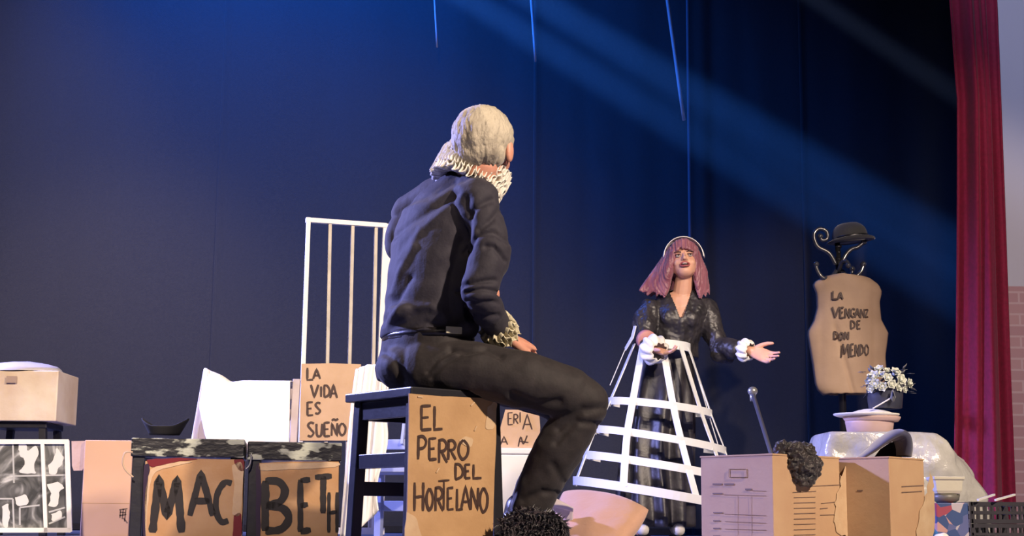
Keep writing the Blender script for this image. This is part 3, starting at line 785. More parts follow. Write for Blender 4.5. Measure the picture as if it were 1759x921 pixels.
# dark blue felt hat lying on the near edge of the table
NAVY = mat('navy_felt', (.045, .045, .10), .8, sheen=.5, col2=(.035, .035, .08), scale=30)
bm = bmesh.new(); rnd = random.Random(8); YH = 5.5
core = spline([P(x, y, YH) for x, y in ((1474,789),(1496,774),(1518,757),(1536,748),(1548,752),(1553,766),(1553,784))], 8)
def fn(u, v):
    i = u*(len(core)-1); k = min(len(core)-2, int(i)); p = core[k].lerp(core[k+1], i-k)
    t = (core[k+1]-core[k]).normalized(); n = Vector((-t.z, 0, t.x)); w_ = .008+.022*min(1, u*1.5)
    a = 2*pi*v
    return p + n*w_*cos(a)*.85 + Vector((0, 1, 0))*(.10*sin(a)*(.5+.5*sin(pi*u)))
g = add_grid(bm, 60, 22, fn)
o = mk('felt_hat', bm, NAVY); hi = panel('hat_interior', [(1500,788),(1512,772),(1530,760),(1543,757),(1549,768),(1549,788)], P(1530, 775, YH+.05), Vector((0,-1,0)), .004, mat('hat_hollow_shade', (.012,.012,.022), .9), o); tag(o, 'navy felt hat with rolled brim on the archive boxes before the plastic sheet', 'hat')  # flat dark sheet stands in for the shade inside the hat
# foam tray and patterned box at the right of the archive boxes
FO = mat('cream_foam', (.66, .62, .50), .7, bump=.1)
YF = 5.9; c = P(1636, 850, YF)
m = bpy.data.materials.new('flowered_paper'); m.use_nodes = True; nt = m.node_tree; b = nt.nodes['Principled BSDF']
tc = nt.nodes.new('ShaderNodeTexCoord'); vo = nt.nodes.new('ShaderNodeTexVoronoi'); vo.inputs['Scale'].default_value = 24
rr = nt.nodes.new('ShaderNodeValToRGB'); rr.color_ramp.interpolation = 'CONSTANT'
while len(rr.color_ramp.elements) < 6: rr.color_ramp.elements.new(.5)
for e, (pos, cl_) in zip(rr.color_ramp.elements, ((0, (.03,.07,.22)), (.28, (.35,.05,.09)), (.42, (.05,.24,.26)), (.6, (.5,.45,.5)), (.72, (.10,.12,.3)), (.86, (.55,.30,.28)))): e.position = pos; e.color = (*cl_, 1)
sp = nt.nodes.new('ShaderNodeSeparateColor'); nt.links.new(tc.outputs['Object'], vo.inputs[0]); nt.links.new(vo.outputs['Color'], sp.inputs[0]); nt.links.new(sp.outputs[0], rr.inputs[0]); nt.links.new(rr.outputs[0], b.inputs['Base Color']); b.inputs['Roughness'].default_value = .5
zf = P(1636, 864, YF).z
bm = bmesh.new(); add_box(bm, (c.x, YF+.1, zf/2+.0), (1,0,0), (0,1,0), UZ, .062, .09, zf/2); o = mk('patterned_box', bm, m, smooth=False); fin(o, bevel=.004)
tag(o, 'small box in blue, red and teal flowered paper right of the archive boxes', 'box')
bx0 = P(1636, 848, YF).z; bx1 = P(1636, 818, YF).z
bm = bmesh.new(); rg = [(Vector((c.x, YF+.09, z)), Vector((r,0,0)), Vector((0,r*.9,0))) for r, z in ((.035, zf+.001), (.05, zf+.012), (.055, bx0-.001), (.045, bx0-.001))]
loft(bm, rg, 24); o = mk('grey_bowl', bm, mat('dark_grey_ceramic', (.16,.15,.13), .4)); tag(o, 'dull grey bowl standing on the flowered box under the foam tray', 'bowl')
bm = bmesh.new(); rg = []
for z, w_ in ((bx0, .044), (bx0+.012, .05), (bx1-.014, .054), (bx1-.012, .06), (bx1, .06)): rg.append((z, w_))
rows = []
for z, w_ in rg: rows.append([bm.verts.new((c.x+w_*i, YF+.09+w_*j, z)) for i, j in ((-1,-1),(1,-1),(1,1),(-1,1))])
for a, b2 in zip(rows, rows[1:]):
    for i in range(4): bm.faces.new((a[i], a[(i+1)%4], b2[(i+1)%4], b2[i]))
bm.faces.new(rows[0][::-1]); bm.faces.new(rows[-1])
o = mk('foam_tray', bm, FO, smooth=False); fin(o, bevel=.003); tag(o, 'cream foam tray upside down on the grey bowl at the right', 'tray')
# hidden support under: none; small white cloth at floor
bm = bmesh.new(); c = P(1618, 918, 5.75); add_ell(bm, (c.x, c.y, .022), (.035,0,0), (0,.035,0), (0,0,.024)); bm = remeshed(bm, .004, 2); displace(bm, lambda p, n: .006*noise.noise(p*40))
for v in bm.verts: v.co.z = max(.001, v.co.z)
o = mk('crumpled_tissue', bm, WHITEC); tag(o, 'crumpled white tissue on the floor in front of the flowered box', 'tissue')

# black crates at the far right
CR = mat('black_crate_plastic', (.035, .032, .042), .3, spec=.6)
def crate(cx, cy, z0, W, D, H, label):
    t = thing('plastic_crate', Vector((cx, cy, z0)), label, 'crate', 'black crates below the red curtain')
    bm = bmesh.new()
    for z, hh in ((z0+.008, .008), (z0+H*.5, .006), (z0+H-.008, .008)):
        for s in (-1, 1):
            add_box(bm, (cx, cy+s*D/2, z), (1,0,0), (0,1,0), UZ, W/2+.004, .004, hh); add_box(bm, (cx+s*W/2, cy, z), (1,0,0), (0,1,0), UZ, .004, D/2, hh)
    mk('rim', bm, CR, t, False)
    bm = bmesh.new(); n = 9
    for k in range(n):
        x = cx-W/2+W*k/(n-1)
        for s in (-1, 1): add_box(bm, (x, cy+s*D/2, z0+H/2), (1,0,0), (0,1,0), UZ, .004 if k not in (0, n-1) else .01, .003, H/2)
    for k in range(7):
        y = cy-D/2+D*k/6
        for s in (-1, 1): add_box(bm, (cx+s*W/2, y, z0+H/2), (1,0,0), (0,1,0), UZ, .003, .004, H/2)
    mk('side_lattice', bm, CR, t, False)
    bm = bmesh.new(); add_box(bm, (cx, cy, z0+.002), (1,0,0), (0,1,0), UZ, W/2, D/2, .002); mk('base', bm, CR, t, False)
    return t
k0 = P(1703, 860, 6.3)
ztop = P(1700, 862, 6.15).z
crate(k0.x, 6.35, .0, .225, .3, ztop/2-.002, 'black lattice crate on the floor at the far right, under its twin')
crate(k0.x, 6.35, ztop/2, .225, .3, ztop/2, 'black lattice crate at the far right, the upper of two stacked')
for x0, x1, lb in ((1680,1708,'left'),(1710,1743,'right')):
    bm = bmesh.new(); a = P(x0, 866, 6.17); b = P(x1, 850, 6.3); a.z = max(a.z, ztop+.007); b = Vector((b.x, b.y, max(b.z, a.z)))
    add_bar(bm, a, b, .008, .008); tag(mk('white_rod', bm, WHITEP, smooth=False), 'short white rod lying across the upper crate, the %s one of two' % lb, 'rod', 'rods on the crate')

# ------------------------------------------------------------------ coat rack with vest and bowler
YK = 8.3; kx = P(1441, 470, YK).x
ck = thing('coat_rack', Vector((kx, YK, 0)), 'black bentwood coat rack holding a bowler hat and a lettered vest', 'coat rack')
def K(x, y, dy=0): return P(x, y, YK+dy)
ztop = K(1439, 418).z
bm = bmesh.new(); add_tube(bm, [(kx, YK, .03), (kx, YK, K(1440, 470).z), (kx-.003, YK, ztop)], [.022, .019, .014], 14); mk('pole', bm, IRON, ck)
bm = bmesh.new()
for yy, r in ((424,.02),(434,.016),(446,.021),(458,.016),(468,.022)): add_ell(bm, K(1440, yy), (r,0,0), (0,r,0), (0,0,.012), 14, 8)
mk('turned_rings', bm, IRON, ck)
hooks = [
 [(1436,455,0),(1424,435,0),(1406,425,0),(1399,412,0),(1399,400,0),(1408,393,0),(1420,398,0),(1421,410,0),(1412,413,0),(1409,406,0)],
 [(1446,452,0),(1453,438,0),(1463,428,0),(1473,425,0),(1484,416,0)],
 [(1436,466,-.03),(1430,474,-.06),(1418,479,-.08),(1409,473,-.08),(1403,462,-.08),(1402,454,-.08)],
 [(1446,466,-.03),(1455,474,-.06),(1468,476,-.08),(1478,468,-.08),(1482,459,-.08),(1483,454,-.08)],
 [(1441,466,-.02),(1446,452,-.06),(1454,449,-.09),(1457,456,-.10)],
 [(1441,470,.02),(1452,478,.06),(1462,472,.08),(1464,462,.08)]]
for h in hooks:
    bm = bmesh.new(); pts = spline([K(*q) for q in h], 5); add_tube(bm, pts, [.0135-.003*i/len(pts) for i in range(len(pts))], 8)
    add_ell(bm, pts[-1], (.017,0,0), (0,.017,0), (0,0,.016), 12, 8); mk('hook', bm, mat('glossy_black_lacquer', (.04, .042, .055), .2, coat=.6), ck)
for k in range(4):
    a = pi/4+k*pi/2; bm = bmesh.new(); d = Vector((cos(a), sin(a), 0)); o_ = Vector((kx, YK, 0))
    add_tube(bm, spline([o_+UZ*.28, o_+d*.1+UZ*.2, o_+d*.22+UZ*.06, o_+d*.27+UZ*.012], 5), .012, 8); mk('foot', bm, IRON, ck)
# bowler
hb = thing('bowler_hat', K(1462, 416), 'dark grey bowler hat perched on top of the coat rack', 'hat')
hax = (K(1503, 410)-K(1422, 418)).normalized(); hup = hax.cross(Vector((0, 1, 0))).normalized(); hup = hup if hup.z > 0 else -hup
hc = K(1462, 415)
bm = bmesh.new(); S = (K(1503, 410)-K(1422, 418)).length/2; rg = []
cr_ = (K(1490, 400)-K(1429, 400)).length/2; hh = (K(1460, 381)-K(1460, 415)).length
hd = hax.cross(hup)
for q in range(9):
    t = q/9; rr2 = cr_*(1-t**3.6)**.55; rg.append((hc - hax*.004 + hup*hh*t, hax*rr2, hd*rr2*.95))
loft(bm, rg, 36); mk('crown', bm, FELT, hb)
bm = bmesh.new()
def fn(u, v):
    a = 2*pi*u; r = cr_*.96+(S-cr_*.96)*v; rz = .012*v*v*(cos(2*a)*.0) + .018*v**2*abs(sin(a))*1.0
    return hc + hax*r*cos(a) + hd*r*sin(a)*.86 + hup*(.006*v*v*v + .012*v**2*abs(sin(a)) - .004*v)
add_grid(bm, 48, 6, fn, closed=True); o = mk('brim', bm, FELT, hb); fin(o, solid=.005)
bm = bmesh.new(); loft(bm, [(hc+hup*z, hax*cr_*1.012, hd*cr_*1.06) for z in (.002, .008, .022, .026)], 36); mk('hat_band', bm, mat('black_ribbon', (.012,.012,.014), .4), hb)
# vest
VEST = mat('brown_paper_vest', (.44, .30, .20), .7, col2=(.38, .255, .17), scale=6, bump=.4, bscale=10)
outl_l = [(1436,473),(1424,474),(1412,477),(1400,484),(1396,490),(1402,505),(1403,530),(1397,552),(1388,568),(1387,575),(1391,600),(1396,630),(1398,645),(1400,660),(1404,670),(1412,678)]
outl_r = [(1450,474),(1462,475),(1480,475),(1494,478),(1510,490),(1515,502),(1511,520),(1514,550),(1526,572),(1524,590),(1521,612),(1523,640),(1520,655),(1517,664),(1515,672),(1508,677)]
def interp(l, y):
    for a, b in zip(l, l[1:]):
        if a[1] <= y <= b[1]: return a[0]+(b[0]-a[0])*(y-a[1])/max(1e-6, b[1]-a[1])
    return l[0][0] if y < l[0][1] else l[-1][0]
def interp_n(l, t):
    i = t*(len(l)-1); k = min(len(l)-2, int(i)); f = i-k
    return (l[k][0]+(l[k+1][0]-l[k][0])*f, l[k][1]+(l[k+1][1]-l[k][1])*f)
vt = thing('paper_vest', K(1455, 678, -.1), 'brown paper vest lettered LA VENGANZA DE DON MENDO hung on the coat rack', 'vest')
for side, nm in ((-1, 'front_panel'), (1, 'back_panel')):
    bm = bmesh.new()
    def fn(u, v, side=side):
        l = interp_n(outl_l, v); r = interp_n(outl_r, v); x = l[0]+(r[0]-l[0])*u; y = l[1]+(r[1]-l[1])*u
        if v == 1: y += 1.5*noise.noise(Vector((u*12, 0, 0)))
        bul = .085*sin(pi*u)**.6
        dy = -bul if side < 0 else bul*.8
        fold = .010*math.exp(-((x-(1428+(y-560)*.28))/4)**2)*(y > 560) + .008*math.exp(-((x-1497)/5)**2)+.006*math.exp(-((x-1408)/4)**2)
        p = P(x, y, YK-.035); q = P(x, y, YK-.035)
        p.y += dy + (fold + .006*noise.noise(p*8))*(-side)*sin(pi*u)
        if v < .15: p.y += (-.0)*(1-v)
        return p
    add_grid(bm, 44, 44, fn); o = mk(nm, bm, VEST, vt, recalc=False); fin(o, solid=.003)
    if side < 0: vfront = o; vfn = fn
# lettering projected on the curved front: strokes as narrow tubes following the paper
vinv = {}
def vest_pt(px, py):
    # find u, v by search on the front sheet
    best = None
    for i in range(0, 89):
        for j in range(0, 89):
            k = (i, j)
            if k not in vinv:
                l = interp_n(outl_l, j/88); r = interp_n(outl_r, j/88); vinv[k] = (l[0]+(r[0]-l[0])*i/88, l[1]+(r[1]-l[1])*i/88)
            d = (vinv[k][0]-px)**2+(vinv[k][1]-py)**2
            if best is None or d < best[0]: best = (d, i/88, j/88)
    p = vfn(best[1], best[2]); q = P(px, py, p.y-.010); return q
bm = bmesh.new()
for ch, x0, y0, x1, y1 in (('L',1430,500,1439,514),('A',1440,502,1448,514),('V',1430,527,1442,545),('E',1443,528,1450,546),('N',1452,530,1460,546),('G',1461,530,1469,545),('A',1469,530,1477,545),('N',1478,531,1485,546),('Z',1486,532,1491,545),
   ('D',1461,551,1469,565),('E',1472,551,1478,565),('D',1432,570,1440,583),('O',1442,571,1449,583),('N',1451,570,1458,583),('M',1445,591,1459,614),('E',1461,591,1467,612),('N',1469,592,1476,612),('D',1477,592,1483,610),('O',1485,592,1492,611)):
    for stt in GLY[ch]:
        ps = [vest_pt(x0+(x1-x0)*a, y0+(y1-y0)*b) for a, b in stt]
        for a, b in zip(ps, ps[1:]): add_bar(bm, a, b, .0008, .0085, (0,-1,0)) if False else add_bar(bm, a, b, .0085, .003, (0,1,0))
mk('lettering', bm, INK, vt, False)

# ------------------------------------------------------------------ left: stacked box, black stool, carton, framed panel
YL = 6.3
zt = P(40, 636, YL).z; zb_ = P(40, 723, YL).z; xr_ = P(97, 680, YL).x; xl_ = P(-40, 680, YL).x
cs = Vector(((xr_+xl_)/2, YL+.16, 0))
s_ = thing('bar_stool', cs, 'black stool at the left edge under a tape-streaked carton', 'stool')
bm = bmesh.new(); z_s = zb_-.003; add_box(bm, cs+UZ*(z_s-.012), (1,0,0), (0,1,0), UZ, .12, .12, .012); fin(mk('seat', bm, BLACKW, s_, False), bevel=.003)
for i in (-1, 1):
    for j in (-1, 1):
        bm = bmesh.new(); add_bar(bm, cs+Vector((i*.135, j*.13, 0)), cs+Vector((i*.1, j*.1, z_s-.024)), .028, .028, (1,0,0)); mk('leg', bm, BLACKW, s_, False)
for j in (-1, 1):
    bm = bmesh.new(); add_bar(bm, cs+Vector((-.11, j*.11, .3)), cs+Vector((.11, j*.11, .3)), .018, .03); mk('stretcher', bm, BLACKW, s_, False)
bm = bmesh.new(); add_box(bm, Vector((cs.x, cs.y, (zt+zb_)/2)), (1,0,0), (0,1,0), UZ, (xr_-xl_)/2, .15, (zt-zb_)/2)
cb = mk('carton', bm, mat('pale_carton', (.56, .42, .29), .5, col2=(.72, .62, .48), scale=4.5, bump=.2, bscale=20), smooth=False); fin(cb, bevel=.004)  # whitish noise patches put tape and its blown highlights into the colour
tag(cb, 'pale cardboard carton with whitish tape and painted glare standing on the black stool at the left edge', 'box')
bm = bmesh.new(); add_box(bm, P(20, 652, YL-.001) + Vector((0, 0, 0)), (1,0,0), (0,1,0), UZ, .022, .001, .014); mk('label_patch', bm, mat('brown_label', (.36, .26, .2), .8), cb, False)
bm = bmesh.new(); q0 = Vector((cs.x-.02, YL+.12, zt+.001)); rw = P(92, 636, YL).x-q0.x
def fn(u, v):
    a = 2*pi*u; b = pi/2*v; return q0+Vector((rw*cos(a)*cos(b), .12*sin(a)*cos(b), .045*sin(b)**.9+.004*noise.noise(Vector((a, b*3, 0)))))
add_grid(bm, 40, 10, fn, closed=True); bmesh.ops.remove_doubles(bm, verts=bm.verts, dist=.0005); o = mk('plastic_bag', bm, mat('greyish_plastic', (.42, .40, .42), .4, bump=.2, bscale=15))
tag(o, 'grey puffed plastic bag on top of the carton at the left edge', 'bag')
# plain carton with an open flap
YQ = 6.0; cl0 = P(146, 756, YQ); crx = P(228, 756, YQ); hq = cl0.z
m_ = Vector(((cl0.x+crx.x)/2, YQ+.1, 0))
cq = thing('cardboard_box', m_, 'plain tan cardboard box with a side flap, between the framed panel and the MAC stool', 'box')
bm = bmesh.new(); add_box(bm, m_+UZ*hq/2, (1,0,0), (0,1,0), UZ, (crx.x-cl0.x)/2, .1, hq/2); o = mk('box_body', bm, mat('peach_cardboard', (.68, .43, .28), .7, col2=(.64, .40, .26), scale=6), cq, False); fin(o, bevel=.003)
bm = bmesh.new()
pq = [P(x, y, YQ) for x, y in ((146,757),(118,757),(119,800),(122,808),(138,808),(144,800))]
for i, p in enumerate(pq): p.y = YQ+.02+ (146-[146,118,119,122,138,144][i])*.0008
a = [bm.verts.new(p) for p in pq]; bm.faces.new(a); o = mk('flap', bm, CARDL, cq, False); fin(o, solid=.004)
bm = bmesh.new(); fq = Vector((0,-1,0)); q0 = P(212, 885, YQ-.001)
for st in ([(205,876),(219,874)],[(206,880),(216,881)],[(207,876),(206,890)],[(212,874),(210,892)],[(216,876),(214,896)],[(205,886),(217,884)],[(212,890),(219,899)]):
    A = onplane(*st[0], q0, fq); B = onplane(*st[1], q0, fq); add_bar(bm, A, B, .0006, .0045, (0,-1,0)) if False else add_bar(bm, A, B, .005, .0006, (0,1,0))
mk('printed_mark', bm, INKP, cq, False)
bm = bmesh.new(); zz_ = P(180, 865, YQ).z; add_box(bm, (m_.x, YQ-.0004, zz_), (1,0,0), (0,1,0), UZ, (crx.x-cl0.x)/2, .0004, .0012); mk('crease_line', bm, CARD, cq, False)
# framed grey panel (generic abstract)
YN = 5.6; pn_ = Vector((.1, -1, .0)).normalized(); N1 = P(60, 830, YN)
m = bpy.data.materials.new('grey_abstract_paint'); m.use_nodes = True; nt = m.node_tree; b = nt.nodes['Principled BSDF']
tc = nt.nodes.new('ShaderNodeTexCoord'); no = nt.nodes.new('ShaderNodeTexNoise'); no.inputs['Scale'].default_value = 9; no.inputs['Detail'].default_value = 3; no.inputs['Distortion'].default_value = 1.6
rr = nt.nodes.new('ShaderNodeValToRGB')
for pos, v_ in ((.5, .10), (.56, .22), (.64, .5)): e = rr.color_ramp.elements.new(pos); e.color = (v_, v_*1.03, v_, 1)
rr.color_ramp.elements[0].position = .38; rr.color_ramp.elements[0].color = (.03, .033, .032, 1); rr.color_ramp.elements[-1].color = (.62, .62, .6, 1); rr.color_ramp.elements[-1].position = .7
nt.links.new(tc.outputs['Object'], no.inputs[0]); nt.links.new(no.outputs[0], rr.inputs[0]); nt.links.new(rr.outputs[0], b.inputs['Base Color']); b.inputs['Roughness'].default_value = .5
gp = thing('framed_panel', ground(N1), 'grey abstract painted panel in a white frame at the lower left corner', 'picture')
panel('painted_sheet', [(-40,760),(116,760),(120,912),(-40,912)], N1, pn_, .004, m, gp)
q = N1+pn_*.006
for (a, b_) in (((-40,759),(118,759)), ((-40,911),(122,911))):
    bm = bmesh.new(); add_bar(bm, onplane(*a, q, pn_), onplane(*b_, q, pn_), .012, .017); mk('frame_rail', bm, WHITEP, gp, False)
for (a, b_, w_) in (((115,757),(120,914),.017), ((73,757),(79,914),.013)):
    bm = bmesh.new(); add_bar(bm, onplane(*a, q, pn_), onplane(*b_, q, pn_), .012, w_, Vector((1,0,0))); 
    bm.free(); bm = bmesh.new(); A = onplane(*a, q, pn_); B = onplane(*b_, q, pn_); add_bar(bm, A, B, w_, .012, pn_); mk('frame_stile', bm, WHITEP, gp, False)
GR = mat('light_grey_paint', (.45,.46,.45), .5)
for (a, b_) in (((22,760),(24,830)), ((24,818),(116,816)), ((0,857),(22,857)), ((22,857),(24,908)), ((34,872),(68,868)), ((34,872),(34,902)), ((84,880),(112,872)), ((84,900),(112,888))):
    bm = bmesh.new(); A = onplane(*a, N1+pn_*.001, pn_); B = onplane(*b_, N1+pn_*.001, pn_); add_bar(bm, A, B, .003 , .001, pn_); bm.free()
    bm = bmesh.new(); add_bar(bm, A, B, .006, .0012, pn_); mk('painted_line', bm, GR, gp, False)
WH = mat('off_white_paint', (.66,.66,.63), .5)
for ply in ([(32,765),(44,762),(48,775),(60,766),(66,780),(58,800),(60,812),(34,812),(42,795),(34,780)],[(84,800),(92,790),(98,768),(104,780),(110,790),(102,805),(96,815),(86,812)],[(82,832),(100,828),(110,838),(102,845),(98,870),(84,868),(88,848)],[(26,855),(44,850),(48,866),(30,868)],[(4,870),(14,866),(16,885),(14,905),(4,900)],[(88,884),(104,878),(106,888),(90,896)]):
    bm = bmesh.new(); blob_poly(bm, ply, N1+pn_*.0008, pn_, jit=.006, k=4); mk('painted_shape', bm, WH, gp, False)
# ------------------------------------------------------------------ people
def hand(bm, wrist, d, pn, L=.185, curl=(.3,.35,.4,.45), thumb=1, spread=.10, thumb_out=.8, w=1.0):
    """wrist point, direction d to the finger tips, palm normal pn (the side fingers curl to), thumb=+1/-1 side"""
    d = Vector(d).normalized(); pn = Vector(pn); pn = (pn - d*pn.dot(d)).normalized(); s = d.cross(pn)*thumb
    pl = L*.5
    rg = []
    for t, a, b in ((-.08,.024,.019),(.0,.026,.018),(.3,.034,.017),(.7,.040,.016),(.98,.039,.012)):
        rg.append((wrist+d*pl*t + s*.004*t, s*a*w, pn*b))
    loft(bm, rg, 18)
    for k, (off, ln, cu_) in enumerate(((.029,.40,curl[0]),(.010,.45,curl[1]),(-.010,.42,curl[2]),(-.028,.33,curl[3]))):
        base = wrist + d*pl*.86 + s*off*w; sp = spread*(1.5-k)*1.0
        dd = (d + s*sp*.6).normalized(); seg = L*ln; pts = [base]; ang = 0
        for q, fr_ in enumerate((.45,.30,.25)):
            ang += cu_*(1, 1.3, .9)[q]
            pts.append(pts[-1] + (dd*cos(ang)+pn*sin(ang))*seg*fr_)
        add_chain(bm, pts, [.0092,.0085,.0078,.0066], 10)
    b = wrist + d*pl*.18 + s*.022*w + pn*.004
    t1 = b + (d*.75+s*thumb_out+pn*.25).normalized()*L*.20; t2 = t1 + (d*.95+s*thumb_out*.7+pn*.25).normalized()*L*.17; t3 = t2+(d*1.0+s*thumb_out*.4+pn*.2).normalized()*L*.13
    add_chain(bm, [b, t1, t2, t3], [.016,.0125,.0105,.008], 10)

def head(bm, C, R, Fw, U, k=1.0, nose=1.0):
    """C centre of the head, R right, Fw forward, U up"""
    R, Fw, U = R*k, Fw*k, U*k
    add_ell(bm, C + U*.025 - Fw*.010, R*.076, Fw*.094, U*.088, 28, 18)       # cranium
    add_ell(bm, C - U*.022 + Fw*.030, R*.062, Fw*.062, U*.078, 24, 16)       # face
    add_ell(bm, C - U*.072 + Fw*.050, R*.040, Fw*.036, U*.030, 20, 12)       # chin / jaw
    for s in (-1, 1):
        add_ell(bm, C - U*.030 + Fw*.062 + R*.033*s, R*.022, Fw*.020, U*.022, 14, 8)   # cheek
        add_caps(bm, C - U*.040 + Fw*.010 + R*.052*s, .020*k, C - U*.078 + Fw*.055 + R*.020*s, .016*k)  # jaw line
        e = C - U*.014 - Fw*.010 + R*.079*s                                             # ear
        add_ell(bm, e+R*.004*s, R*.010, Fw*.019+U*.003, U*.034, 14, 10)
        add_caps(bm, e+U*.024-Fw*.008+R*.005*s, .006*k, e-U*.020-Fw*.002+R*.004*s, .006*k)
        add_caps(bm, C + U*.022 + Fw*.080 + R*.012*s, .008*k, C + U*.020 + Fw*.072 + R*.040*s, .008*k)  # brow
    add_caps(bm, C + U*.010 + Fw*.086, .0075*k, C - U*.020 + Fw*.104*nose, .011*k)       # nose
    for s in (-1, 1): add_ell(bm, C - U*.024 + Fw*.094 + R*.010*s, R*.008, Fw*.009, U*.007, 10, 8)

# ================= the seated person
man = thing('person', ground(P(790, 640, 4.35)), 'person with short grey hair, black clothes and white ruff, seated on the tall stool', 'person')
mf = Vector((.79, .61, 0)); mr = Vector((.61, -.79, 0))
MH = P(832, 258, 4.26)
hF = Vector((.36, .93, -.02)).normalized(); hU = Vector((-.02, 0, 1)); hR = hF.cross(hU).normalized(); hU = hR.cross(hF).normalized()
def T(x, y, Y=4.36): return P(x, y, Y)
sh_r = T(832, 352, 4.20); el_r = T(822, 500, 4.15); wr_r = T(866, 578, 4.30)
sh_l = T(706, 368, 4.52); el_l = T(770, 500, 4.78); wr_l = T(842, 492, 4.46)
hip_r = T(712, 636, 4.27); kn_r = T(1006, 694, 4.27); an_r = T(905, 885, 4.34)
hip_l = T(712, 630, 4.45); kn_l = T(1000, 700, 4.52); an_l = T(896, 890, 4.52)
bm = bmesh.new()
head(bm, MH, hR, hF, hU, 1.0)
nb = T(806, 322, 4.33)
add_chain(bm, [MH - hU*.05 - hF*.02, nb], [.056, .062])
loft(bm, [(T(x, y, 4.36), mr*a, mf*b) for x, y, a, b in ((733,618,.10,.07),(735,560,.12,.08),(745,480,.13,.095),(756,410,.145,.10),(768,355,.13,.085),(795,322,.07,.06))], 24)
for s_, e_, w_ in ((sh_r, el_r, wr_r), (sh_l, el_l, wr_l)): add_chain(bm, [s_, (T(842,430,4.17) if s_ is sh_r else T(722,440,4.72)), e_, w_], [.038, .038, .034, .025])
hd_ = (T(915, 598, 4.40)-wr_r).normalized()
hand(bm, wr_r, hd_, Vector((.15, .6, -.75)), .205, (.55,.65,.75,.85), -1, .05, .4, 1.15)
hand(bm, wr_l, (T(852, 488, 4.26)-wr_l), Vector((-.7, .2, -.3)), .17, (.25,.3,.35,.4), 1, .06, .4)
for h_, k_, a_ in ((hip_r, kn_r, an_r), (hip_l, kn_l, an_l)):
    add_chain(bm, [h_, h_.lerp(k_, .4)+Vector((0,0,.012)), k_, k_.lerp(a_, .5), a_], [.045, .05, .04, .038, .03])
    ft = Vector((a_.x+.08, a_.y+.07, .040)); add_chain(bm, [Vector((a_.x-.02, a_.y, .06)), ft], [.035, .026]); add_chain(bm, [a_, Vector((a_.x-.01, a_.y, .06))], [.036, .034])
bm = remeshed(bm, .0034, 4)
body = mk('body', bm, SKIN, man)
# hair: short, grey
HAIRM = mat('short_grey_hair', (.50, .44, .34), .6, col2=(.17, .14, .115), scale=15, detail=6, mapping=(1, 1, .55), contrast=(.42, .72), bump=.5, bscale=120, sheen=.3)
bm = bmesh.new()
add_ell(bm, MH + hU*.030 - hF*.014, hR*.089, hF*.102, hU*.098, 32, 20)
add_ell(bm, MH - hU*.016 - hF*.030, hR*.080, hF*.072, hU*.060, 26, 14)
add_ell(bm, MH + hU*.055 + hF*.045, hR*.07, hF*.05, hU*.058, 20, 12)
bm = remeshed(bm, .0038, 12)
def hd(p, n):
    q = p-MH; a = math.atan2(q.dot(hR), -q.dot(hF)); h_ = q.dot(hU)
    d = .005*noise.noise(Vector((a*5, h_*22, 0)))+.003*noise.noise(Vector((a*14, h_*40, 1))) + .0022*noise.noise(Vector((a*22, h_*30, 3))) + .0012*noise.noise(Vector((a*60, h_*40, 6)))
    return d
displace(bm, hd)
bmesh.ops.delete(bm, geom=[v for v in bm.verts if (v.co-MH).dot(hF) > .055 and (v.co-MH).dot(hU) < .03], context='VERTS')
mk('hair', bm, HAIRM, man)
# shirt
bm = bmesh.new()
loft(bm, [(T(x, y, Y), mr*a, mf*b) for x, y, Y, a, b in ((734,580,4.36,.166,.124),(735,556,4.36,.163,.118),(741,510,4.36,.160,.118),(748,460,4.36,.168,.122),(757,415,4.36,.183,.126),(768,372,4.36,.186,.120),(782,340,4.35,.160,.104),(797,318,4.34,.112,.085),(808,300,4.33,.07,.068),(811,294,4.33,.06,.058))], 40)
add_chain(bm, [sh_r+Vector((-.02,0,.012)), T(842, 430, 4.17), el_r, T(838, 535, 4.21), T(860, 566, 4.28)], [.064, .061, .054, .048, .037], 20)
add_chain(bm, [T(792, 322, 4.36), T(745, 340, 4.44), T(704, 366, 4.5)], [.055, .058, .056], 18); add_chain(bm, [T(806, 318, 4.30), sh_r+Vector((-.02,0,.008))], [.055, .064], 18)
add_ell(bm, T(846, 440, 4.17), (.052,0,0), (0,.055,0), (0,0,.07))
add_ell(bm, T(690, 405, 4.5), (.05,0,.01), (0,.055,0), (0,0,.08))
add_chain(bm, [sh_l, T(722, 440, 4.72), el_l, T(826, 496, 4.53)], [.062, .055, .050, .040], 18)
add_ell(bm, T(700, 545, 4.36), (.065,0,0), (0,.13,0), (0,0,.05)); add_ell(bm, T(790, 560, 4.27), (.055,0,0), (0,.05,0), (0,0,.04))
bm = remeshed(bm, .0045, 7)
def C(pts, d, w_, Y=4.2): return ([P(x, y, Y) for x, y in pts], d, w_)
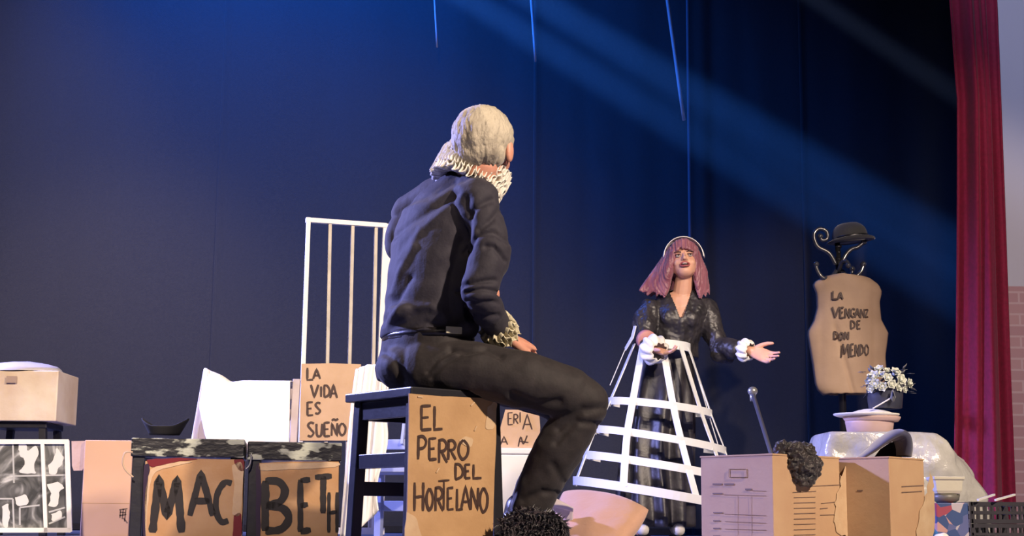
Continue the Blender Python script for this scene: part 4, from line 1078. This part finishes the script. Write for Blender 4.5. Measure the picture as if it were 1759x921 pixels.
cr1 = creases([
 C([(800,350),(803,372),(797,410),(780,450),(770,500),(775,545)], .020, .020, 4.2), C([(845,345),(815,362),(803,372)], .012, .011, 4.16), C([(862,355),(846,378),(822,396)], .011, .009, 4.14),
 C([(872,410),(850,398),(818,405),(800,425)], .012, .009, 4.12), C([(868,446),(848,425),(834,424)], .010, .008, 4.12),
 C([(785,490),(815,484),(852,480)], .013, .007, 4.1), C([(800,502),(830,498),(856,500)], .013, .007, 4.11), C([(800,518),(822,522),(852,518)], .008, .007, 4.13), C([(812,540),(832,544),(856,540)], .007, .006, 4.16),
 C([(690,350),(740,352),(790,330)], -.009, .013, 4.27), C([(675,395),(730,372),(785,345)], .008, .012, 4.27), C([(690,440),(725,395),(775,365)], -.007, .013, 4.26), C([(672,500),(690,460),(712,425)], -.008, .011, 4.26),
 C([(660,560),(690,530),(740,530),(770,548)], -.010, .013, 4.26), C([(655,545),(685,510),(705,480)], .008, .010, 4.27), C([(700,570),(730,556),(765,566)], .008, .009, 4.25), C([(790,480),(785,520),(800,560)], .012, .014, 4.18), C([(845,450),(852,470),(850,480)], -.008, .009, 4.12)])
def shd(p, n):
    q = Vector((p.x*5+p.z*3, p.y*5, p.z*9-p.x*4))
    return .85*cr1(p, n) + .006*noise.noise(q) + .0045*noise.noise(q*2.3) + .001*noise.noise(p*40)
# creases are looked up by projecting onto the photo direction, so compare in x-z only
def creases2(lst):
    L = []
    for pts, d, w_ in lst:
        for a, b in zip(pts, pts[1:]): L.append((a, b, d, w_, id(pts)))
    def f(p, n):
        if n.y > .25: return 0
        best = {}
        for a, b, d, w_, k in L:
            ay = Vector((a.x, 0, a.z)); by = Vector((b.x, 0, b.z)); ds, t = seg_dist(Vector((p.x, 0, p.z)), ay, by)
            if ds < 2.6*w_: e = math.exp(-(ds/w_)**2); best[k] = (max(best.get(k, (0, 0))[0], e), d)
        return -sum(e*d for e, d in best.values())
    return f
def Cm(lst): return [([P(x, y, Y) for x, y in pts], d, w_) for pts, d, w_, Y in lst]
cr1 = creases2(Cm([
 ([(800,350),(803,372),(797,410),(782,450),(772,500),(776,545)], .020, .020, 4.2), ([(845,345),(815,362),(803,372)], .011, .010, 4.16), ([(862,355),(846,378),(822,396)], .011, .009, 4.14),
 ([(872,410),(850,398),(818,405),(800,425)], .011, .009, 4.12), ([(868,446),(848,425),(834,424)], .010, .008, 4.12),
 ([(785,490),(815,484),(852,480)], .011, .007, 4.1), ([(800,502),(830,498),(856,500)], .012, .007, 4.11), ([(800,518),(822,522),(852,518)], .008, .007, 4.13), ([(812,540),(832,544),(856,540)], .007, .006, 4.16),
 ([(690,350),(740,352),(790,330)], -.008, .013, 4.27), ([(675,395),(730,372),(785,345)], .008, .012, 4.27), ([(690,440),(725,395),(775,365)], -.008, .013, 4.26), ([(672,500),(690,460),(712,425)], -.008, .011, 4.26),
 ([(660,560),(690,530),(740,530),(770,548)], -.009, .013, 4.26), ([(655,545),(685,510),(705,480)], .008, .010, 4.27), ([(700,570),(730,556),(765,566)], .008, .009, 4.25)]))
displace(bm, shd)
mk('shirt', bm, SHIRT, man)
# trousers
bm = bmesh.new()
loft(bm, [(T(x, y, 4.36), mr*a, mf*b) for x, y, a, b in ((733,574,.156,.113),(732,600,.162,.116),(722,630,.165,.112),(718,652,.150,.10))], 40)
add_ell(bm, T(697, 633, 4.32), (.086,0,0), (0,.10,0), (0,0,.068)); add_ell(bm, T(697, 628, 4.46), (.086,0,0), (0,.09,0), (0,0,.066))
add_chain(bm, [T(735, 632, 4.27), T(820, 636, 4.24), T(900, 652, 4.24), T(975, 676, 4.26), kn_r], [.082, .080, .082, .074, .066], 24)
add_chain(bm, [kn_r, T(956, 778, 4.30), T(925, 838, 4.33), T(908, 880, 4.34)], [.066, .070, .064, .056], 22)
add_chain(bm, [hip_l, T(860, 650, 4.5), kn_l], [.082, .080, .064], 22)
add_chain(bm, [kn_l, T(952, 782, 4.52), T(918, 840, 4.52), T(902, 878, 4.52)], [.064, .064, .058, .052], 22)
bm = remeshed(bm, .005, 6)
cr2 = creases2(Cm([([(775,600),(800,606),(835,600),(860,612)], .009, .009, 4.2), ([(735,640),(752,618),(775,604)], .007, .006, 4.2), ([(742,650),(764,626),(790,612)], .006, .006, 4.2), ([(1040,700),(1000,705),(960,735)], .010, .012, 4.2),
  ([(1030,730),(990,725),(955,760)], .008, .010, 4.22), ([(880,680),(920,696),(960,690)], .009, .012, 4.2), ([(655,600),(680,620),(690,650)], .007, .010, 4.25), ([(900,860),(930,845),(960,850)], .008, .010, 4.28), ([(950,800),(970,830)], .006, .012, 4.25)]))
seat_z = SH+.002
displace(bm, lambda p, n: cr2(p, n) + .006*noise.noise(Vector((p.x*7, p.y*7, p.z*9))) + .0025*noise.noise(p*28))
for v in bm.verts:
    q = v.co-sc_; 
    if abs(q.dot(e1)) < SS/2+.02 and abs(q.dot(e2)) < SS/2+.02 and v.co.z < seat_z and v.co.z > seat_z-.14 and v.co.x < .05: v.co.z = seat_z + (v.co.z-seat_z)*.01
mk('trousers', bm, TROUS, man)
# belt
bm = bmesh.new(); bc = T(735, 579)
def ringband(bm, c, u, v, n_, h0, h1, th):
    n_ = Vector(n_).normalized(); N_ = 64
    rows = []
    for hh_, k in ((h0, 1), (h1, 1), (h1, 1+th), (h0, 1+th)):
        rows.append([bm.verts.new(c + u*k*cos(2*pi*i/N_) + v*k*sin(2*pi*i/N_) + n_*hh_) for i in range(N_)])
    for j in range(4):
        a, b = rows[j], rows[(j+1) % 4]
        for i in range(N_): bm.faces.new((a[i], a[(i+1) % N_], b[(i+1) % N_], b[i]))
ringband(bm, bc, mr*.160, mf*.117, UZ, -.013, .010, .02); mk('belt', bm, LEATHER, man)
bm = bmesh.new(); an = -.42
pbk = T(777, 577, 4.2); dirb = (mr*cos(.5)+mf*sin(.5))
cen = bc + mr*.164*cos(-.2) + mf*.120*sin(-.2); nrm = (mr*cos(-.2)/.163+mf*sin(-.2)/.12).normalized(); tb_ = UZ.cross(nrm)
add_box(bm, cen+nrm*.004+UZ*.002, tb_, UZ, nrm, .024, .010, .003); o = mk('belt_plate', bm, mat('ivory_leather', (.62, .58, .42), .4), man, False); fin(o, bevel=.002); o['label'] = 'pale plate on the belt'
# ruff
def ruffle(name, parent, c, n_, r0, r1, h, folds, mt, layers=2, ex=1.0, exd=None, seed=0, cone=0.0, thick=.0015):
    n_ = Vector(n_).normalized(); a = exd or frame_of(n_)[0]; a = (a-n_*a.dot(n_)).normalized(); b = n_.cross(a); bm = bmesh.new()
    for L in range(layers):
        nu = folds*10; off = (L-(layers-1)/2)*h*.55; phs = seed+L*1.9
        def fn(u, v):
            t = 2*pi*u; w1 = sin(t*folds+phs + 1.2*noise.noise(Vector((cos(t)*2, sin(t)*2, phs)))); am = .7+.5*noise.noise(Vector((cos(t)*3, sin(t)*3, phs+5)))
            r = r0+(r1-r0)*(v*(1+.14*noise.noise(Vector((cos(t)*6, sin(t)*6, phs+9)))))
            return c + (a*cos(t)*ex+b*sin(t))*r + n_*(off + h*.5*am*w1*v**.7 + cone*v) + (a*-sin(t)+b*cos(t))*(.004*cos(t*folds*2)*v)
        add_grid(bm, nu, 6, fn, closed=True)
    o = mk(name, bm, mt, parent, recalc=False); fin(o, solid=thick); return o
cc2 = T(810, 300, 4.30)
rn = Vector((.46, .18, .86)).normalized()
ruffle('ruff_collar', man, cc2, rn, .064, .112, .042, 30, LACE, 4, 1.0, cone=-.004, thick=.0025)
bm = bmesh.new(); ringband(bm, cc2, frame_of(rn)[0]*.074, frame_of(rn)[1]*.074, rn, -.034, .024, .10); mk('collar_band', bm, LACE, man)
bm = bmesh.new(); tp = [T(752, 300, 4.42), T(748, 312, 4.43)]
for (a, b) in (((757,291),(747,310)), ((755,288),(750,300))):
    add_bar(bm, T(*a, 4.42), T(*b, 4.42), .010, .001, (0,1,0))
mk('collar_ribbon', bm, WHITEC, man)
# cuff of the near hand
dcf = (wr_r-T(845, 548, 4.24)).normalized()
ruffle('cuff_ruffle', man, T(855, 565, 4.275), dcf, .030, .054, .032, 13, mat('yellowish_lace', (.66, .60, .42), .8, bump=.4, bscale=90), 3, cone=.012)
# shoes
for a_ in (an_r, an_l):
    sh = mk('shoe', (lambda: (lambda b: b)(bmesh.new()))(), LEATHER, man) if False else None
    bm = bmesh.new(); x, y = a_.x, a_.y
    add_chain(bm, [Vector((x-.03, y, .055)), Vector((x+.04, y+.03, .05)), Vector((x+.09, y+.08, .038))], [.046, .046, .036], 16)
    add_caps(bm, Vector((x-.01, y, .08)), .048, Vector((x-.005, y, .11)), .046)
    bm = remeshed(bm, .005, 5)
    for v in bm.verts: v.co.z = max(v.co.z, .002)
    mk('shoe', bm, LEATHER, man)

# ================= the standing person
wom = thing('person', Vector((P(1160, 900, 7.95).x, 7.95, 0)), 'person with long burgundy hair, white headband and black satin clothes, standing', 'person')
WY = 7.95
def W_(x, y, dy=0): return P(x, y, WY+dy)
wF = Vector((-.10, -.955, .26)).normalized(); wU0 = Vector((-.06, 0, 1)); wR = wF.cross(wU0).normalized(); wU = wR.cross(wF).normalized()
WC = W_(1175, 449) - wF*.02
ws_r = W_(1118, 532, .02); we_r = W_(1104, 590, -.08); ww_r = W_(1122, 600, -.22)
ws_l = W_(1214, 530, .05); we_l = W_(1234, 594, 0); ww_l = W_(1290, 603, -.16)
bm = bmesh.new()
head(bm, WC, wR, wF, wU, 1.04)
add_chain(bm, [WC - wU*.06 - wF*.01, W_(1170, 520, .04)], [.046, .055])
loft(bm, [(W_(x, y, .05), Vector((a, 0, 0)), Vector((0, b, 0))) for x, y, a, b in ((1150,640,.11,.08),(1157,590,.105,.075),(1163,560,.12,.085),(1167,530,.135,.085),(1169,512,.11,.07),(1170,503,.06,.05))], 24)
for s_, e_, w_ in ((ws_r, we_r, ww_r), (ws_l, we_l, ww_l)): add_chain(bm, [s_, e_, w_], [.040, .034, .023])
hand(bm, ww_r, (W_(1165, 612, -.30)-ww_r), Vector((.1, -.3, .9)), .17, (.25,.3,.35,.45), 1, .10, .9)
hand(bm, ww_l, (W_(1338, 622, -.22)-ww_l), Vector((-.15, -.85, .35)), .185, (.22,.25,.3,.35), -1, .12, .9)
for x in (1095, 1160):
    h_ = W_(x*.3+1145*.7, 660, .05); k_ = W_(x, 780, .0); f_ = Vector((W_(x, 900).x, WY, .06))
    add_chain(bm, [h_, k_, f_], [.075, .05, .034]); add_chain(bm, [f_, f_+Vector((.0, -.13, -.025))], [.032, .024])
bm = remeshed(bm, .0034, 4)
# eye sockets and open mouth pressed into the face
MO = WC + wF*.096 - wU*.052
EY = [WC + wF*.084 + wU*.004 + wR*.032*s for s in (-1, 1)]
def fd(p, n):
    d = 0
    for e in EY: d -= .008*math.exp(-((p-e).length/.014)**2)
    q = p-MO; d -= .014*math.exp(-((q.dot(wR)/.020)**2 + (q.dot(wU)/.009)**2))*(q.dot(wF) > -.04)
    return d
displace(bm, fd)
mk('body', bm, SKINW, wom)
EYEW = mat('eye_white', (.42, .38, .37), .35); IRIS = mat('dark_iris', (.02, .012, .01), .2); LIP = mat('lip', (.42, .10, .10), .45); MOU = mat('mouth_inside', (.06, .01, .012), .6); TEE = mat('teeth', (.75, .72, .66), .3); BROW = mat('brow_hair', (.10, .04, .04), .8)
for k, e in enumerate(EY):
    ec = e - wF*.006; bm = bmesh.new(); add_ell(bm, ec, wR*.0125, wF*.0125, wU*.0072, 16, 10); ey = mk('eye', bm, EYEW, wom); ey['label'] = 'white eyeball with dark iris'
    g = (wF + wU*.30 - wR*.15).normalized(); bm = bmesh.new(); s_, u_ = frame_of(g); add_ell(bm, ec+wF*.0095+wU*.003-wR*.002, s_*.0056, g*.003, u_*.0056, 12, 6); mk('iris', bm, IRIS, ey)
    bm = bmesh.new(); add_tube(bm, spline([ec+wF*.010+wU*.0075+wR*x for x in (-.014, 0, .014)], 4), .0022, 6); mk('eyelid', bm, BROW, wom)
    bm = bmesh.new(); add_tube(bm, spline([e+wF*.006+wU*z+wR*x for x, z in ((-.018,.018),(0,.023),(.018,.018))], 4), .003, 6); mk('eyebrow', bm, BROW, wom)
bm = bmesh.new(); add_ell(bm, MO-wF*.007, wR*.021, wF*.010, wU*.0095, 18, 10); mk('mouth', bm, MOU, wom)
bm = bmesh.new(); add_ell(bm, MO-wF*.001+wU*.006, wR*.014, wF*.005, wU*.003, 14, 6); mk('teeth', bm, TEE, wom)
bm = bmesh.new(); pts = [MO + wR*.025*cos(a)+wU*(.0115*sin(a)) + wF*(.002-.008*cos(a)**2) for a in [2*pi*k/24 for k in range(25)]]
add_tube(bm, pts, [.0034+.0012*abs(sin(2*pi*k/24)) for k in range(25)], 8); mk('lips', bm, LIP, wom)
# hair
HAIRW = mat('burgundy_hair', (.20, .055, .085), .42, col2=(.36, .14, .18), scale=26, detail=6, mapping=(1, 1, .12), contrast=(.35, .7), bump=.5, bscale=60, sheen=.3)
bm = bmesh.new()
add_ell(bm, WC + wU*.028 - wF*.034, wR*.100, wF*.102, wU*.100, 30, 18)
hz = lambda x, y, dy: P(x, y, WY+dy)
rnd = random.Random(11)
def lockset(A, B, n, r0):
    for k in range(n):
        t = k/(n-1); j_ = rnd.uniform(-4, 5)
        pts = [tuple(a[c]+(b[c]-a[c])*t for c in range(3)) for a, b in zip(A, B)]
        pts[-1] = (pts[-1][0]+rnd.uniform(-2, 2), pts[-1][1]+j_, pts[-1][2]); pts[1] = (pts[1][0], pts[1][1], pts[1][2]+rnd.uniform(-.012, .012))
        q = spline([hz(*p) for p in pts], 3); m_ = len(q)-1
        add_chain(bm, q, [r0*(1-.75*(i_/m_)**2.5) for i_ in range(m_+1)], 10)
lockset([(1154,430,.03),(1132,462,.03),(1113,486,.02),(1100,499,.01)], [(1158,436,-.03),(1149,468,-.03),(1146,492,-.03),(1141,510,-.03)], 10, .024)
lockset([(1156,440,.08),(1136,470,.08),(1120,490,.07),(1108,504,.06)], [(1165,440,.10),(1160,470,.10),(1158,492,.10),(1156,512,.08)], 6, .034)
lockset([(1192,430,.03),(1206,460,.03),(1213,482,.02),(1217,502,.01)], [(1190,438,-.03),(1196,468,-.02),(1199,492,-.03),(1202,514,-.03)], 8, .022)
lockset([(1188,440,.09),(1198,470,.09),(1206,492,.08),(1212,508,.06)], [(1178,440,.10),(1178,470,.11),(1180,490,.11),(1184,510,.09)], 5, .032)
# fringe
for k in range(9):
    t = (k-4)/4.0; x = wR*(.056*t)
    a = WC + wU*(.098-.03*t*t) + x*.8 + wF*(.035-.02*t*t); m_ = WC + wU*(.086-.03*t*t) + x*1.05 + wF*(.086-.030*t*t); b = WC + wU*(.043-.022*t*t+(.012 if k == 5 else 0)) + x*1.1 + wF*(.099-.036*t*t)
    add_chain(bm, [a, m_, b], [.022, .018, .009], 10)
bm = remeshed(bm, .0042, 4)
def hw(p, n):
    q = p-WC; a = math.atan2(q.dot(wR), q.dot(wF))
    st_ = noise.noise(Vector((a*9, q.dot(wU)*3, 0)))*.005 + noise.noise(Vector((a*26, q.dot(wU)*5, 4)))*.004 + noise.noise(Vector((a*60, q.dot(wU)*7, 8)))*.0018
    return st_
displace(bm, hw)
mk('hair', bm, HAIRW, wom)
bm = bmesh.new()
def fn(u, v):
    t = (-.50+u*1.0)*pi; wd = .062*(.5+.5*cos(t)**.5 if cos(t) > 0 else .5)
    d = wR*sin(t)*.113 + wU*cos(t)*.125; f_ = wF*(.006) + wF*(v-.5)*wd
    return WC + wU*.024 + d*(1-.03*(2*v-1)**2 - .05*v) + f_
add_grid(bm, 40, 6, fn); o = mk('headband', bm, WHITEC, wom, recalc=False); fin(o, solid=.004)
# blouse
bm = bmesh.new()
loft(bm, [(W_(x, y, .05), Vector((a, 0, 0)), Vector((0, b, 0))) for x, y, a, b in ((1150,615,.155,.115),(1155,590,.135,.098),(1163,562,.152,.118),(1168,538,.165,.118),(1168,518,.150,.09),(1169,506,.105,.070),(1170,499,.078,.062))], 36)
add_chain(bm, [ws_r, W_(1105, 565, -.02), we_r], [.062, .072, .052], 20); add_chain(bm, [we_r, ww_r.lerp(we_r, .3)], [.052, .036], 18)
add_chain(bm, [ws_l, W_(1222, 565, .03), we_l], [.060, .062, .056], 20); add_chain(bm, [we_l, W_(1262, 600, -.10), W_(1273, 602, -.12)], [.056, .050, .030], 18)
add_ell(bm, W_(1240, 612, -.02), (.06,0,-.01), (0,.05,0), (0,0,.04)) 
for s, x in ((-1, 1152), (1, 1184)): add_ell(bm, W_(x, 548, -.03), (.056,0,0), (0,.050,0), (0,0,.06))
bm = remeshed(bm, .0045, 5)
# open V neck
va, vb, vc = W_(1152, 503), W_(1194, 500), W_(1168, 548)
def inV(p):
    py = 0
    # project to photo plane coordinates through x-z at that depth
    t = (p.z - W_(1170, 548).z)/(W_(1170, 500).z - W_(1170, 548).z)
    if t < 0: return False
    xl = W_(1166-16*t, 548).x; xr = W_(1170+18*t, 548).x
    return xl < p.x < xr and p.y < WY+.03
bmesh.ops.delete(bm, geom=[v for v in bm.verts if inV(v.co)], context='VERTS')
displace(bm, lambda p, n: .011*noise.noise(Vector((p.x*11, p.y*9, p.z*7))) + .007*noise.noise(Vector((p.x*24, p.y*20, p.z*16))) + .003*noise.noise(p*60) - .010*abs(noise.noise(Vector((p.x*18+p.z*6, p.y*9, p.z*5))))*(p.z > 0))
o = mk('blouse', bm, SATIN, wom, recalc=False); fin(o, solid=.003)
# skirt
bm = bmesh.new()
def fn(u, v):
    t = 2*pi*u; y_ = 590+(905-590)*v; xl = 1108-48*v**.7 - 4*sin(v*3); xr = 1192-4*v
    c = W_((xl+xr)/2, y_, .03); r = (P(xr, y_, WY).x-P(xl, y_, WY).x)/2; dp = .10+.12*v
    f_ = 1+(.05+.06*v)*sin(t*11+3*noise.noise(Vector((v*1.5, cos(t), sin(t)))))*min(1, v*3)
    return Vector((c.x+r*cos(t)*f_, c.y+dp*sin(t)*f_, max(.012, c.z)))
add_grid(bm, 150, 50, fn, closed=True); o = mk('skirt', bm, SATIN, wom, recalc=False); fin(o, solid=.004)
# cuffs: white puffs
CUF = mat('white_cuff_ruffle', (.86, .84, .78), .85, bump=.3, bscale=80)
for (pp_, d_, r, L) in ((ww_r+Vector((.0,0,.0)), (W_(1150, 606, -.28)-we_r), .074, .085), (ww_l+(we_l-ww_l)*.18, (ww_l-we_l), .056, .058)):
    d_ = d_.normalized(); s_, u_ = frame_of(d_); bm = bmesh.new()
    def fn(u, v):
        t = 2*pi*u; rr = .030 + (r-.030)*sin(pi*min(1, .06+v*.9))**.6 ; rr *= 1+.10*sin(t*9+v*3)+.08*noise.noise(Vector((cos(t)*3, sin(t)*3, v*3)))
        return pp_ - d_*L*.55 + d_*L*1.25*v + (s_*cos(t)+u_*sin(t))*rr
    add_grid(bm, 90, 14, fn, closed=True); o = mk('cuff_ruffle', bm, CUF, wom, recalc=False); fin(o, solid=.003)
bm = bmesh.new(); pp_ = W_(1110, 584, -.13); s_, u_ = frame_of((ww_r-we_r).normalized()); loft(bm, [(pp_+(ww_r-we_r).normalized()*z, s_*r, u_*r) for z, r in ((-.02,.045),(-.012,.052),(.014,.052),(.02,.045))], 30)
o = mk('sleeve_band', bm, mat('pink_band', (.55, .24, .22), .5), wom); o['label'] = 'pink band at the end of one sleeve'
for x in (1100, 1160):
    bm = bmesh.new(); c = Vector((W_(x, 905).x, WY-.13, .05)); add_chain(bm, [c+Vector((0,.12,.015)), c+Vector((0,.02,.0)), c+Vector((0,-.05,-.006))], [.036,.038,.030]); bm = remeshed(bm, .004, 3)
    for v in bm.verts: v.co.z = max(v.co.z, .016)
    s_h = mk('shoe', bm, mat('ivory_shoe', (.7, .66, .55), .5), wom)
    bm = bmesh.new(); loft(bm, [(Vector((c.x, c.y+.03, z)), Vector((.042,0,0)), Vector((0,.12,0))) for z in (.001, .016)], 24); sl = mk('sole', bm, LEATHER, s_h)

# ================= crinoline frame worn over the skirt
CG = mat('white_hoop_tape', (.88, .89, .90), .6)
cage = thing('crinoline_frame', Vector((P(1115, 900, 7.85).x, 7.85, 0)), 'white open crinoline hoop frame worn over the black skirt of the standing person', 'crinoline')
HO = [ # left end, right end (photo px), depth radius
 ((1088,592),(1185,599),.13), ((1045,690),(1222,712),.23), ((1020,738),(1246,776),.28), ((1002,782),(1262,826),.33), ((985,826),(1278,876),.37)]
YH = 7.88
def hoop_pt(i, t):
    """t angle: 0 = right end, -pi/2 = front, pi = left end"""
    (l, r, dp) = HO[i]; L = P(*l, YH); R = P(*r, YH); c = (L+R)/2; u = (R-L)/2
    return c + u*cos(t) + Vector((0, 1, .0))*dp*sin(t)
def tape(bm, pts, w_, th, outc):
    rows = []
    for i, p in enumerate(pts):
        t = (pts[min(i+1, len(pts)-1)]-pts[max(i-1, 0)]).normalized(); o_ = (p-outc(p)).normalized(); s_ = t.cross(o_).normalized(); o_ = s_.cross(t)
        rows.append([bm.verts.new(p+s_*w_/2*a+o_*th/2*b) for a, b in ((-1,-1),(1,-1),(1,1),(-1,1))])
    for a, b in zip(rows, rows[1:]):
        for k in range(4): bm.faces.new((a[k], a[(k+1) % 4], b[(k+1) % 4], b[k]))
    bm.faces.new(rows[0][::-1]); bm.faces.new(rows[-1])
def axis(p):
    c = P(1136, 700, YH); return Vector((c.x, YH+.0, p.z))
for i in range(5):
    bm = bmesh.new(); a0, a1 = (-pi*1.10, pi*.10) if i else (-pi*.62, .12*pi)
    pts = [hoop_pt(i, a0+(a1-a0)*k/48) for k in range(49)]
    tape(bm, pts, (.046, .038, .038, .040, .044)[i], .006, axis)
    mk('waistband' if i == 0 else 'hoop', bm, CG, cage, False)
    if i:
        bm = bmesh.new(); pts = [hoop_pt(i, pi*.10+(pi*.8)*k/30) for k in range(31)]
        if i in (1, 2, 3): 
            tape(bm, pts[:6], .022, .005, axis); 
            bm2 = bmesh.new(); tape(bm2, pts[-6:], .022, .005, axis); mk('hoop_end', bm2, CG, cage, False); mk('hoop_end', bm, CG, cage, False)
        else: bm.free()
RIBS = [(-pi*.94, -pi*.93, 4, .042), (-pi*.75, -pi*.655, 4, .042), (-pi*.52, -pi*.385, 4, .034), (-pi*.30, -pi*.20, 3, .028), (-pi*.14, -pi*.05, 3, .028)]
for t0, t1, last, w_ in RIBS:
    bm = bmesh.new(); pts = [hoop_pt(i, t0+(t1-t0)*(0, .55, .72, .87, 1)[i]) for i in range(last+1)]
    tape(bm, spline(pts, 4), w_, .005, axis); mk('rib', bm, CG, cage, False)
for t0, t1, last in ((pi*.93, pi*.96, 2), (pi*.05, pi*.10, 2)):
    bm = bmesh.new(); pts = [hoop_pt(i, t0+(t1-t0)*i/2) for i in range(last+1)]
    tape(bm, pts, .012, .004, axis); mk('rib', bm, CG, cage, False)
bm = bmesh.new(); tape(bm, [W_(1091, 560, -.12), W_(1086, 580, -.12), W_(1074, 600, -.08)], .03, .004, axis); mk('strap', bm, CG, cage, False)
bm = bmesh.new(); tape(bm, [W_(1074, 600, -.05), W_(1048, 662, 0)], .010, .004, axis); mk('strap', bm, CG, cage, False)

# ------------------------------------------------------------------ thin stage haze in front of the back curtain
hm = bpy.data.materials.new('stage_haze'); hm.use_nodes = True; nt = hm.node_tree
nt.nodes.remove(nt.nodes['Principled BSDF']); v = nt.nodes.new('ShaderNodeVolumeScatter'); v.inputs['Density'].default_value = .035; v.inputs['Anisotropy'].default_value = .2
nt.links.new(v.outputs[0], nt.nodes['Material Output'].inputs['Volume'])
bm = bmesh.new(); add_box(bm, (-.7, 9.75, 2.9), (1,0,0), (0,1,0), (0,0,1), 4.3, .95, 2.85)
hz_ = mk('haze', bm, hm, smooth=False); tag(hz_, 'thin blue-lit stage haze in front of the black back curtain', 'haze', kind='stuff')
